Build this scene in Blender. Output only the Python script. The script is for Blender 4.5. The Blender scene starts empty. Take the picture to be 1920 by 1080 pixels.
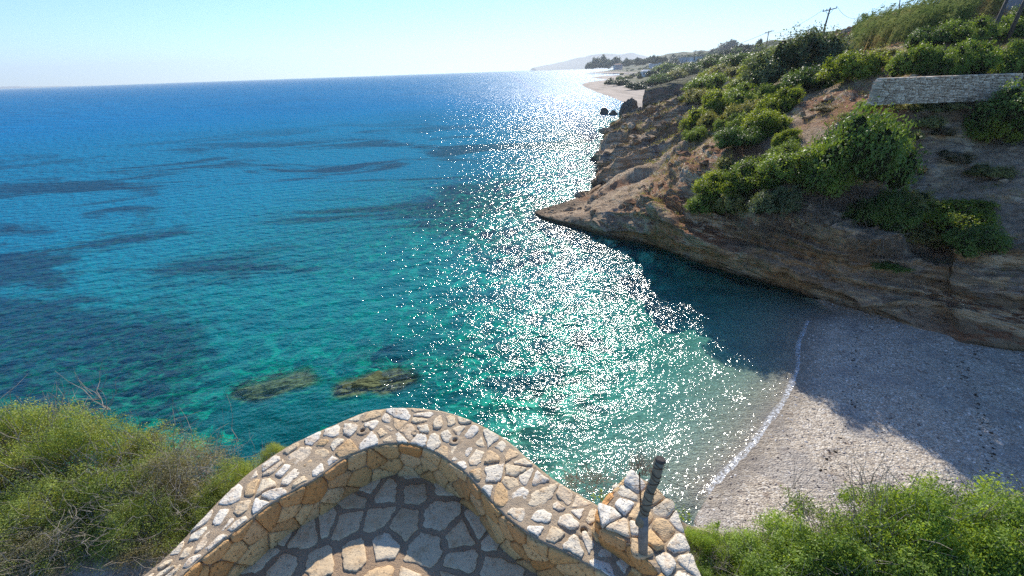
import bpy, math, random
import numpy as np
from mathutils import Vector, Matrix
from mathutils.bvhtree import BVHTree

# ------------------------------------------------------------------ camera, sky, sun, exposure
SC = bpy.context.scene
COL = SC.collection
F = 790.0; H = 14.0
P = math.atan(408 / F); RL = -0.0340
SUN_EL = math.radians(30.3); SUN_AZ = math.radians(10.1)

cR, sR, cP, sP = math.cos(RL), math.sin(RL), math.cos(P), math.sin(P)
cam_d = bpy.data.cameras.new('camera'); cam = bpy.data.objects.new('camera', cam_d); COL.objects.link(cam)
cam_d.sensor_width = 36; cam_d.lens = F / 1920 * 36; cam_d.clip_start = 0.05; cam_d.clip_end = 60000
rt = Vector((cR, sR * sP, sR * cP)); up = Vector((-sR, cR * sP, cR * cP)); bk = Vector((0, -cP, sP))
M4 = Matrix((rt, up, bk)).transposed().to_4x4(); M4.translation = (0, 0, H); cam.matrix_world = M4
SC.camera = cam

world = bpy.data.worlds.new('World'); SC.world = world; world.use_nodes = True
wn = world.node_tree; bg = wn.nodes['Background']
sky = wn.nodes.new('ShaderNodeTexSky'); sky.sky_type = 'NISHITA'; sky.sun_disc = False
sky.sun_elevation = SUN_EL; sky.sun_rotation = SUN_AZ; sky.air_density = 1.0; sky.dust_density = 0.0; sky.ozone_density = 3.0
hs = wn.nodes.new('ShaderNodeMix'); hs.data_type = 'RGBA'; hs.blend_type = 'MULTIPLY'; hs.inputs[0].default_value = 1; hs.inputs[7].default_value = (.46, .64, .86, 1)
wn.links.new(sky.outputs[0], hs.inputs[6]); wn.links.new(hs.outputs[2], bg.inputs[0]); bg.inputs[1].default_value = 0.125

sd = bpy.data.lights.new('sun', 'SUN'); sd.energy = 4.0; sd.angle = math.radians(0.5); sd.color = (1, .93, .82)
sun = bpy.data.objects.new('sun', sd); COL.objects.link(sun)
S = Vector((math.sin(SUN_AZ) * math.cos(SUN_EL), math.cos(SUN_AZ) * math.cos(SUN_EL), math.sin(SUN_EL)))
sun.rotation_euler = S.to_track_quat('Z', 'Y').to_euler(); sun.location = S * 100

SC.view_settings.view_transform = 'Standard'; SC.view_settings.look = 'None'
SC.view_settings.gamma = 1; SC.view_settings.use_curve_mapping = False
SC.view_settings.exposure = 0.85
SC.render.engine = 'CYCLES'
CY = SC.cycles
CY.max_bounces = 7; CY.transparent_max_bounces = 12; CY.volume_bounces = 0; CY.transmission_bounces = 4
CY.diffuse_bounces = 4; CY.glossy_bounces = 2; CY.caustics_reflective = False; CY.caustics_refractive = False
CY.use_denoising = False; CY.use_adaptive_sampling = False

# ------------------------------------------------------------------ pixel <-> world helpers (pixels of the 1920 x 1080 photograph)
def ray(px, py):
    a = (px - 960) / F; b = -(py - 540) / F
    a, b = a * cR - b * sR, a * sR + b * cR
    return (a, cP + b * sP, -sP + b * cP)
def wz(px, py, z=0.0):
    d = ray(px, py); t = (z - H) / d[2]; return (d[0] * t, d[1] * t, z)
def wy(px, py, Y):
    d = ray(px, py); t = Y / d[1]; return (d[0] * t, Y, H + d[2] * t)

# ------------------------------------------------------------------ numpy noise
def _h(i, j, k, s):
    n = (i.astype(np.int64) * 73856093) ^ (j.astype(np.int64) * 19349663) ^ (k.astype(np.int64) * 83492791) ^ (s * 2654435761)
    n = (n ^ (n >> 13)) * 1274126177 & 0x7fffffff
    n = (n ^ (n >> 16)) * 668265263 & 0x7fffffff
    return (n & 0xffffff) / float(0xffffff) * 2 - 1
def noise(p, s=0):
    p = np.asarray(p, float); f = np.floor(p); t = p - f; t = t * t * (3 - 2 * t); f = f.astype(np.int64)
    i, j, k = f[..., 0], f[..., 1], f[..., 2]; x, y, z = t[..., 0], t[..., 1], t[..., 2]
    def L(a, b, w): return a + (b - a) * w
    return L(L(L(_h(i, j, k, s), _h(i + 1, j, k, s), x), L(_h(i, j + 1, k, s), _h(i + 1, j + 1, k, s), x), y),
             L(L(_h(i, j, k + 1, s), _h(i + 1, j, k + 1, s), x), L(_h(i, j + 1, k + 1, s), _h(i + 1, j + 1, k + 1, s), x), y), z)
def fbm(p, o=4, s=0):
    r = 0; a = 1.0; tot = 0; p = np.asarray(p, float)
    for k in range(o):
        r = r + a * noise(p * 2 ** k + 17.3 * k, s + k); tot += a; a *= .5
    return r / tot
def ridged(p, o=4, s=0):
    r = 0; a = 1.0; tot = 0; p = np.asarray(p, float)
    for k in range(o):
        r = r + a * (1 - 2 * np.abs(noise(p * 2 ** k + 9.1 * k, s + k))); tot += a; a *= .5
    return r / tot
def sst(a, b, x):
    t = np.clip((x - a) / (b - a), 0, 1); return t * t * (3 - 2 * t)

# ------------------------------------------------------------------ mesh helpers
def mesh_np(name, V, Fs, smooth=True):
    """V (n,3) array; Fs (m,4) or (m,3) int array."""
    me = bpy.data.meshes.new(name); V = np.asarray(V, np.float32); Fs = np.asarray(Fs, np.int32); k = Fs.shape[1]
    me.vertices.add(len(V)); me.vertices.foreach_set('co', V.ravel())
    me.loops.add(Fs.size); me.loops.foreach_set('vertex_index', Fs.ravel())
    me.polygons.add(len(Fs)); me.polygons.foreach_set('loop_start', np.arange(0, Fs.size, k, dtype=np.int32))
    me.polygons.foreach_set('loop_total', np.full(len(Fs), k, np.int32))
    me.polygons.foreach_set('use_smooth', np.full(len(Fs), smooth)); me.update(calc_edges=True); me.validate()
    return me
def attr(me, name, vals):
    a = me.attributes.new(name, 'FLOAT', 'POINT'); a.data.foreach_set('value', np.asarray(vals, np.float32))
def link(name, me, mat, parent=None):
    o = bpy.data.objects.new(name, me); COL.objects.link(o)
    if mat: me.materials.append(mat)
    if parent: o.parent = parent
    return o
def tag(o, label=None, cat=None, group=None, kind=None):
    for k, v in (('label', label), ('category', cat), ('group', group), ('kind', kind)):
        if v: o[k] = v
    return o
def empty(name, loc):
    o = bpy.data.objects.new(name, None); COL.objects.link(o); o.location = loc; o.empty_display_size = .2; return o
def grid_faces(nu, nv):
    i = np.arange(nu - 1)[:, None] * nv + np.arange(nv - 1)[None, :]
    return np.stack([i, i + nv, i + nv + 1, i + 1], -1).reshape(-1, 4)
class MB:
    def __init__(s): s.v = []; s.f = []
    def add(s, vs, fs):
        b = len(s.v); s.v += [tuple(v) for v in vs]; s.f += [tuple(b + i for i in f) for f in fs]
    def box(s, x0, x1, y0, y1, z0, z1, fn=None):
        vs = [(x, y, z) for z in (z0, z1) for y in (y0, y1) for x in (x0, x1)]
        if fn: vs = [fn(*v) for v in vs]
        s.add(vs, [(0, 2, 3, 1), (4, 5, 7, 6), (0, 1, 5, 4), (2, 6, 7, 3), (0, 4, 6, 2), (1, 3, 7, 5)])
    def tube(s, pts, rs, n=8, cap=True):
        pts = [Vector(p) for p in pts]; rs = rs if hasattr(rs, '__len__') else [rs] * len(pts); vs = []; fs = []
        for i, p in enumerate(pts):
            d = (pts[min(i + 1, len(pts) - 1)] - pts[max(i - 1, 0)]).normalized()
            a = d.cross(Vector((.31, .2, .93)) if abs(d.z) < .9 else Vector((1, .1, 0))).normalized(); b = d.cross(a)
            for k in range(n):
                t = 2 * math.pi * k / n; vs.append(p + (a * math.cos(t) + b * math.sin(t)) * rs[i])
        for i in range(len(pts) - 1):
            for k in range(n):
                k2 = (k + 1) % n; fs.append((i * n + k, i * n + k2, (i + 1) * n + k2, (i + 1) * n + k))
        if cap: fs += [tuple(range(n))[::-1], tuple((len(pts) - 1) * n + k for k in range(n))]
        s.add(vs, fs)
    def build(s, name, mat, parent=None, smooth=False):
        me = bpy.data.meshes.new(name); me.from_pydata(s.v, [], s.f)
        if smooth: me.polygons.foreach_set('use_smooth', [True] * len(me.polygons))
        me.update(); return link(name, me, mat, parent)
def catmull(Pts, n):
    """Pts (k,...,3) -> (k-1)*n+1 samples along the first axis."""
    Pts = np.asarray(Pts, float); k = len(Pts); E = np.concatenate([2 * Pts[:1] - Pts[1:2], Pts, 2 * Pts[-1:] - Pts[-2:-1]])
    out = []
    for i in range(k - 1):
        a, b, c, d = E[i], E[i + 1], E[i + 2], E[i + 3]; m = n if np.isscalar(n) else n[i]
        for j in range(m):
            t = j / m
            out.append(b + .5 * t * ((c - a) + t * ((2 * a - 5 * b + 4 * c - d) + t * (3 * (b - c) + d - a))))
    out.append(Pts[-1]); return np.array(out)

# ------------------------------------------------------------------ material helpers
class NT:
    def __init__(s, name):
        s.m = bpy.data.materials.new(name); s.m.use_nodes = True; s.t = s.m.node_tree; s.t.nodes.clear()
        s.out = s.n('ShaderNodeOutputMaterial')
    def n(s, typ, **kw):
        nd = s.t.nodes.new(typ)
        for k, v in kw.items(): setattr(nd, k, v)
        return nd
    def l(s, a, b): s.t.links.new(a, b)
    def set(s, sock, v):
        if hasattr(v, 'links') or isinstance(v, bpy.types.NodeSocket): s.l(v, sock)
        else: sock.default_value = v
    def pos(s):
        return s.n('ShaderNodeNewGeometry').outputs['Position']
    def noise(s, vec, scale, detail=4, rough=.55, dist=0):
        nd = s.n('ShaderNodeTexNoise'); s.l(vec, nd.inputs['Vector']); nd.inputs['Scale'].default_value = scale
        nd.inputs['Detail'].default_value = detail; nd.inputs['Roughness'].default_value = rough; nd.inputs['Distortion'].default_value = dist
        return nd.outputs['Fac']
    def vor(s, vec, scale, feature='F1', out='Distance'):
        nd = s.n('ShaderNodeTexVoronoi', feature=feature); s.l(vec, nd.inputs['Vector']); nd.inputs['Scale'].default_value = scale
        return nd.outputs[out]
    def map(s, vec, sc=(1, 1, 1), rot=(0, 0, 0), loc=(0, 0, 0)):
        nd = s.n('ShaderNodeMapping'); s.l(vec, nd.inputs['Vector']); nd.inputs['Scale'].default_value = sc
        nd.inputs['Rotation'].default_value = rot; nd.inputs['Location'].default_value = loc; return nd.outputs[0]
    def ramp(s, fac, stops, interp='LINEAR'):
        nd = s.n('ShaderNodeValToRGB'); s.l(fac, nd.inputs[0]); cr = nd.color_ramp; cr.interpolation = interp
        while len(cr.elements) < len(stops): cr.elements.new(.5)
        for e, (p, c) in zip(cr.elements, stops): e.position = p; e.color = (*(c if hasattr(c, '__len__') else (c, c, c)), 1)
        return nd.outputs[0]
    def mix(s, f, a, b, blend='MIX'):
        nd = s.n('ShaderNodeMix', data_type='RGBA', blend_type=blend); s.set(nd.inputs[0], f)
        for i, v in ((6, a), (7, b)):
            if isinstance(v, (tuple, list)): v = (*v, 1)[:4]
            s.set(nd.inputs[i], v)
        return nd.outputs[2]
    def math(s, op, a, b=0.0, c=None, clamp=False):
        nd = s.n('ShaderNodeMath', operation=op); nd.use_clamp = clamp; s.set(nd.inputs[0], a); s.set(nd.inputs[1], b)
        if c is not None: s.set(nd.inputs[2], c)
        return nd.outputs[0]
    def ss(s, x, a, b):
        nd = s.n('ShaderNodeMapRange', interpolation_type='SMOOTHSTEP'); s.l(x, nd.inputs[0])
        nd.inputs[1].default_value = a; nd.inputs[2].default_value = b; return nd.outputs[0]
    def bump(s, h, dist, strength=1.0, normal=None):
        nd = s.n('ShaderNodeBump'); s.l(h, nd.inputs['Height']); nd.inputs['Distance'].default_value = dist
        s.set(nd.inputs['Strength'], strength)
        if normal is not None: s.l(normal, nd.inputs['Normal'])
        return nd.outputs[0]
    def pbr(s, col, rough=.9, normal=None, spec=.25):
        b = s.n('ShaderNodeBsdfPrincipled'); s.set(b.inputs['Base Color'], (*col, 1) if isinstance(col, tuple) else col)
        s.set(b.inputs['Roughness'], rough); b.inputs['Specular IOR Level'].default_value = spec
        if normal is not None: s.l(normal, b.inputs['Normal'])
        s.l(b.outputs[0], s.out.inputs[0]); return b
    def slope(s):
        g = s.n('ShaderNodeNewGeometry'); x = s.n('ShaderNodeSeparateXYZ'); s.l(g.outputs['True Normal'], x.inputs[0]); return s.math('ABSOLUTE', x.outputs[2])
    def xyz(s, vec):
        x = s.n('ShaderNodeSeparateXYZ'); s.l(vec, x.inputs[0]); return x.outputs

def mat_land():
    t = NT('headland_rock'); p = t.pos(); sl = t.slope(); X, Y, Z = t.xyz(p)
    bed = t.map(p, (.5, .5, 2.6), (.12, -.1, .3))
    n1 = t.noise(bed, 1.0, 8, .62, .6); n2 = t.noise(p, .22, 5); n3 = t.noise(p, 3.2, 6, .7); n4 = t.noise(p, .09, 3)
    rock = t.ramp(n1, [(.28, (.09, .064, .042)), (.38, (.38, .27, .165)), (.47, (.68, .49, .29)), (.62, (.82, .67, .47))])
    rock = t.mix(t.ss(t.noise(p, .35, 5, .6), .52, .64), rock, t.mix(t.ss(n3, .3, .7), (.22, .19, .17), (.50, .45, .40)))
    ochre = t.ramp(n3, [(.3, (.28, .135, .055)), (.6, (.66, .40, .19))])
    rock = t.mix(t.math('MULTIPLY', t.ss(n2, .47, .56), .85), rock, ochre); drk = t.noise(t.map(p, (.22, .22, .7), (.1, -.1, 0)), 1, 5, .65); rock = t.mix(t.math('MULTIPLY', t.ss(drk, .54, .62), .3), rock, (.12, .095, .07))
    strat = t.noise(t.map(p, (.10, .10, 1.5), (.14, -.12, 0)), 1, 4, .6, .8); rock = t.mix(t.math('MULTIPLY', t.math('SUBTRACT', 1.0, t.ss(strat, .40, .50)), .6), rock, (.19, .14, .10)); rock = t.mix(t.math('MULTIPLY', t.ss(strat, .56, .64), .6), rock, (.74, .58, .40))
    soil = t.ramp(n3, [(.25, (.22, .145, .09)), (.5, (.48, .345, .225)), (.75, (.64, .51, .36))])
    red = t.ramp(n3, [(.3, (.20, .08, .035)), (.7, (.46, .20, .09))])
    soil = t.mix(t.math('MULTIPLY', t.ss(n4, .50, .60), .8), soil, red)
    c = t.mix(t.ss(sl, .62, .82), rock, soil)
    # wave-washed band just above the water: dark algae, then pale salt-bleached rock
    zz = t.math('ADD', Z, t.math('MULTIPLY', n3, .8))
    c = t.mix(t.math('MULTIPLY', t.math('SUBTRACT', 1.0, t.ss(zz, .45, 1.0)), .8), c, (.035, .03, .022))
    # lichen and scrub specks
    sp = t.noise(p, 1.7, 5, .75)
    far = t.ss(Y, 60, 130)
    c = t.mix(t.math('MULTIPLY', t.ss(sp, .58, .66), .35), c, (.10, .095, .05))
    h = t.math('ADD', t.math('MULTIPLY', n1, .7), t.math('MULTIPLY', n3, .35))
    h2 = t.math('ADD', h, t.math('MULTIPLY', t.noise(p, 1.4, 6, .7), .55))
    ck = t.vor(t.map(p, (.8, .8, 2.0), (.15, -.1, 0)), .7, 'DISTANCE_TO_EDGE'); h3 = t.math('ADD', h2, t.math('MULTIPLY', t.ss(ck, 0, .2), t.math('MULTIPLY', t.math('SUBTRACT', 1.0, t.ss(sl, .55, .75)), .28))); fi = t.noise(p, 11, 5, .7)
    t.pbr(c, .95, t.bump(t.math('ADD', h3, t.math('MULTIPLY', fi, .2)), .8, 1.0), .1); return t.m

def mat_seaground():
    """Beach pebbles above the water line, seabed below it."""
    t = NT('pebble_beach'); p = t.pos(); X, Y, Z = t.xyz(p)
    v = t.vor(p, 17, 'F1', 'Color'); sep = t.n('ShaderNodeSeparateColor'); t.l(v, sep.inputs[0])
    n = t.noise(p, 9, 6, .7); nb = t.noise(p, .5, 4); nm = t.noise(p, 2.4, 4, .65)
    peb = t.ramp(sep.outputs[0], [(0, (.30, .25, .195)), (.35, (.48, .41, .32)), (.8, (.62, .54, .43)), (1, (.78, .73, .64))])
    peb = t.mix(t.ss(nm, .55, .72), peb, (.30, .235, .18)); peb = t.mix(t.math('MULTIPLY', t.ss(nb, .48, .62), .5), peb, (.30, .28, .26))
    wet = t.math('SUBTRACT', 1.0, t.ss(t.math('ADD', Z, t.math('MULTIPLY', nm, .1)), .05, .20))
    peb = t.mix(t.math('MULTIPLY', wet, .55), peb, (.17, .14, .105))
    # seabed: pale shingle near the beach, weedy rock further out
    rk = t.attr('rocky')
    bedn = t.noise(p, .9, 7, .68, .5)
    weed = t.ramp(bedn, [(.38, (.008, .016, .010)), (.46, (.05, .075, .045)), (.53, (.26, .30, .20)), (.62, (.62, .64, .48))])
    c = t.mix(rk, peb, weed)
    vh = t.vor(p, 17, 'F1'); h = t.math('ADD', t.math('MULTIPLY', vh, -.4), t.math('MULTIPLY', n, .6))
    dr = t.noise(t.map(p, (.8, 3.5, 1), (0, 0, .5)), 1.3, 4, .6)
    h = t.math('ADD', h, t.math('MULTIPLY', dr, 1.0))
    t.pbr(c, .85, t.bump(h, .11, .9), .2); return t.m
def _attr(s, name):
    a = s.n('ShaderNodeAttribute'); a.attribute_name = name; return a.outputs['Fac']
NT.attr = _attr

def mat_water():
    t = NT('sea_water'); p = t.pos(); d = t.attr('depth'); X, Y, Z = t.xyz(p)
    dist = t.n('ShaderNodeVectorMath', operation='LENGTH'); t.l(p, dist.inputs[0]); R = dist.outputs['Value']
    # light left after the path through the water, per channel
    def T(k): return t.math('POWER', 2.718, t.math('MULTIPLY', d, -k))
    comb = t.n('ShaderNodeCombineColor')
    t.l(T(.85), comb.inputs[0]); t.l(T(.15), comb.inputs[1]); t.l(T(.20), comb.inputs[2])
    tr = t.n('ShaderNodeBsdfTransparent'); t.l(comb.outputs[0], tr.inputs[0])
    # scattered body colour, darker over weed beds
    w1 = t.noise(t.map(p, (.035, .075, 1), (0, 0, .42)), 1, 6, .62, .8); w2 = t.noise(p, .011, 4, .6, .4)
    weed = t.math('MULTIPLY', t.ss(w1, .47, .58), t.math('SUBTRACT', 1.0, t.ss(R, 70, 200)))
    weed2 = t.math('MULTIPLY', t.ss(w2, .40, .70), .22)
    body = t.mix(t.ss(R, 16, 75), (.0, .195, .21), (.0, .185, .315))
    body = t.mix(t.ss(R, 60, 260), body, (.0, .185, .42))
    body = t.mix(t.math('MULTIPLY', weed, .85), body, (.002, .024, .07)); body = t.mix(weed2, body, (.002, .07, .19))
    df = t.n('ShaderNodeBsdfDiffuse'); fac = t.math('SUBTRACT', 1.0, T(.24))
    t.l(t.mix(fac, (0, 0, 0), body), df.inputs[0])
    add = t.n('ShaderNodeAddShader'); t.l(tr.outputs[0], add.inputs[0]); t.l(df.outputs[0], add.inputs[1])
    # waves: swell, chop, ripples
    sw = t.n('ShaderNodeTexWave'); sw.wave_type = 'BANDS'; sw.bands_direction = 'Y'; sw.wave_profile = 'SIN'
    t.l(t.map(p, (1, 1, 1), (0, 0, -.42)), sw.inputs[0]); sw.inputs['Scale'].default_value = .16; sw.inputs['Distortion'].default_value = 5; sw.inputs['Detail'].default_value = 3; sw.inputs['Detail Scale'].default_value = .6
    def wave(f, rot, st, det, sc): return t.math('MULTIPLY', t.noise(t.map(p, (f, f * st, 1), (0, 0, rot)), 1, det, .5), sc)
    def fade(a, b, c, d_): return t.math('MULTIPLY', t.ss(R, a, b) if a else 1.0, t.math('SUBTRACT', 1.0, t.ss(R, c, d_)) if d_ else 1.0)
    c1 = wave(.55, -.35, 1.8, 3, .26); c2 = t.math('MULTIPLY', wave(4.2, -.5, 1.3, 2.5, .08), fade(0, 0, 24, 60)); c3 = t.math('MULTIPLY', wave(1.3, -.45, 1.5, 2.5, .26), fade(12, 40, 70, 150))
    c4 = t.math('MULTIPLY', wave(.5, -.4, 1.7, 3, .75), fade(55, 120, 0, 0)); c5 = t.math('MULTIPLY', wave(.06, -.3, 2.4, 5, 4.0), fade(120, 420, 0, 0))
    h = t.math('MULTIPLY', sw.outputs['Fac'], .045)
    for c_ in (c1, c2, c3, c4, c5): h = t.math('ADD', h, c_)
    nrm = t.bump(h, 1.0, 1.0)
    gl = t.n('ShaderNodeBsdfGlossy'); gl.inputs['Color'].default_value = (1, 1, 1, 1)
    t.l(t.math('MULTIPLY_ADD', t.ss(R, 40, 400), .25, .105), gl.inputs['Roughness']); t.l(nrm, gl.inputs['Normal']); t.l(nrm, df.inputs['Normal'])
    fr = t.n('ShaderNodeFresnel'); fr.inputs[0].default_value = 1.33; t.l(nrm, fr.inputs['Normal'])
    ff = t.math('MINIMUM', fr.outputs[0], t.math('MULTIPLY_ADD', t.ss(R, 50, 250), -.025, .075))
    mx = t.n('ShaderNodeMixShader'); t.l(ff, mx.inputs[0]); t.l(add.outputs[0], mx.inputs[1]); t.l(gl.outputs[0], mx.inputs[2])
    # foam at the water's edge
    fn = t.noise(p, 7, 6, .8); fe = t.noise(t.map(p, (.5, .5, 1)), 1, 2)
    edge = t.math('SUBTRACT', 1.0, t.ss(t.math('SUBTRACT', d, t.math('MULTIPLY', fe, .035)), .0, .018))
    fo = t.math('MULTIPLY', edge, t.math('MULTIPLY', t.ss(fn, .42, .58), .8)); fo = t.math('MULTIPLY', fo, t.attr('shore'))
    fd = t.n('ShaderNodeBsdfDiffuse'); fd.inputs[0].default_value = (.82, .84, .84, 1)
    m2 = t.n('ShaderNodeMixShader'); t.l(fo, m2.inputs[0]); t.l(mx.outputs[0], m2.inputs[1]); t.l(fd.outputs[0], m2.inputs[2])
    t.l(m2.outputs[0], t.out.inputs[0]); return t.m

def mat_leaf(name, lo, hi, tr=.45, dry=None, scale=2.0):
    """Thin leaves: per-clump colour from noise, light passing through from behind."""
    t = NT(name); tc = t.n('ShaderNodeTexCoord').outputs['Object']; oi = t.n('ShaderNodeObjectInfo').outputs['Random']
    n = t.noise(tc, scale, 3, .6); n2 = t.noise(tc, scale * 9, 2, .5)
    m = t.math('ADD', t.math('MULTIPLY', n, .9), t.math('MULTIPLY', n2, .7)); m = t.math('ADD', m, t.math('MULTIPLY', oi, .16))
    c = t.ramp(m, [(.62, lo), (1.05 if False else .98, hi)])
    if dry: c = t.mix(t.ss(t.noise(tc, scale * .7 + .3, 3), .52, .66), c, dry)
    df = t.n('ShaderNodeBsdfPrincipled'); t.l(c, df.inputs['Base Color']); df.inputs['Roughness'].default_value = .5; df.inputs['Specular IOR Level'].default_value = .3
    tl = t.n('ShaderNodeBsdfTranslucent'); t.l(t.mix(1.0, c, (1.5, 1.35, .5), 'MULTIPLY'), tl.inputs[0])
    mx = t.n('ShaderNodeMixShader'); mx.inputs[0].default_value = tr; t.l(df.outputs[0], mx.inputs[1]); t.l(tl.outputs[0], mx.inputs[2])
    t.l(mx.outputs[0], t.out.inputs[0]); return t.m
def mat_plain(name, c1, c2, scale=6, rough=.85, bump=.01, spec=.2):
    t = NT(name); tc = t.n('ShaderNodeTexCoord').outputs['Object']; n = t.noise(tc, scale, 6, .65)
    t.pbr(t.ramp(n, [(.3, c1), (.7, c2)]), rough, t.bump(n, bump, .8), spec); return t.m
def mat_stone(name, pal, pits=.5, bump=.012, rnd='stone'):
    """Limestone: base colour per stone, pores and iron stains."""
    t = NT(name); tc = t.n('ShaderNodeTexCoord').outputs['Object']; a = t.attr(rnd)
    c = t.ramp(a, [(i / (len(pal) - 1), q) for i, q in enumerate(pal)])
    n = t.noise(tc, 9, 7, .7); n2 = t.noise(tc, 55, 4, .7); n3 = t.noise(tc, 24, 4, .65)
    c = t.mix(t.math('MULTIPLY', t.ss(n, .48, .70), .6), c, (.46, .27, .12)); c = t.mix(t.math('MULTIPLY', t.ss(n3, .56, .68), .45), c, (.28, .2, .13))
    pit = t.math('MULTIPLY', t.ss(n2, .60, .68), pits * 1.5, clamp=True); c = t.mix(pit, c, (.10, .07, .05))
    h = t.math('SUBTRACT', t.math('ADD', t.math('MULTIPLY', n3, .8), t.math('MULTIPLY', n, .8)), t.math('MULTIPLY', pit, .5))
    t.pbr(c, .9, t.bump(h, bump, 1.0), .15); return t.m
def mat_mortar(name, a, b):
    t = NT(name); tc = t.n('ShaderNodeTexCoord').outputs['Object']; n = t.noise(tc, 4, 5, .6); g = t.noise(tc, 130, 4, .8); g2 = t.noise(tc, 30, 4, .7)
    c = t.ramp(n, [(.3, a), (.7, b)]); c = t.mix(t.ss(g, .5, .75), c, (.60, .48, .34)); c = t.mix(t.math('MULTIPLY', t.ss(g2, .56, .7), .5), c, (.17, .115, .07))
    t.pbr(c, .95, t.bump(t.math('ADD', g, t.math('MULTIPLY', g2, 1.2)), .010, 1.0), .1); return t.m

ML = mat_land(); MG = mat_seaground(); MW = mat_water()
L_GREY = mat_leaf('leaf_grey_green', (0.051, 0.077, 0.036), (0.192, 0.246, 0.119), .30)
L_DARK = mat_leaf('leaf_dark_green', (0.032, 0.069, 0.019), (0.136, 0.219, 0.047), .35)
L_MID = mat_leaf('leaf_green', (0.051, 0.109, 0.022), (0.219, 0.311, 0.058), .42)
L_LIME = mat_leaf('leaf_yellow_green', (.06, .11, .014), (.27, .34, .045), .45)
L_OLIVE = mat_leaf('leaf_olive', (0.100, 0.113, 0.043), (0.292, 0.301, 0.109), .38)
L_FAR = mat_leaf('leaf_pine', (0.024, 0.047, 0.024), (0.068, 0.108, 0.043), .2)
L_DRY = mat_leaf('leaf_dry_scrub', (.11, .085, .05), (.27, .22, .13), .3)
L_LEFT = mat_leaf('leaf_heath', (.11, .175, .03), (.40, .47, .12), .42, (.23, .20, .11), 1.6)
L_RIGHT = mat_leaf('leaf_mastic', (0.068, 0.135, 0.022), (0.324, 0.446, 0.074), .42, None, 1.8)
M_TWIG = mat_plain('dry_twig', (.20, .165, .13), (.42, .37, .30), 20, .9, .002)
M_BARK = mat_plain('bark', (.05, .038, .028), (.14, .11, .08), 9, .95, .02)
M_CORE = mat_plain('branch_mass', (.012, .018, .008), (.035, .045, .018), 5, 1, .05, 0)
M_POLE = mat_plain('weathered_pole_wood', (.045, .04, .036), (.12, .105, .09), 14, .8, .01)

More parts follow.
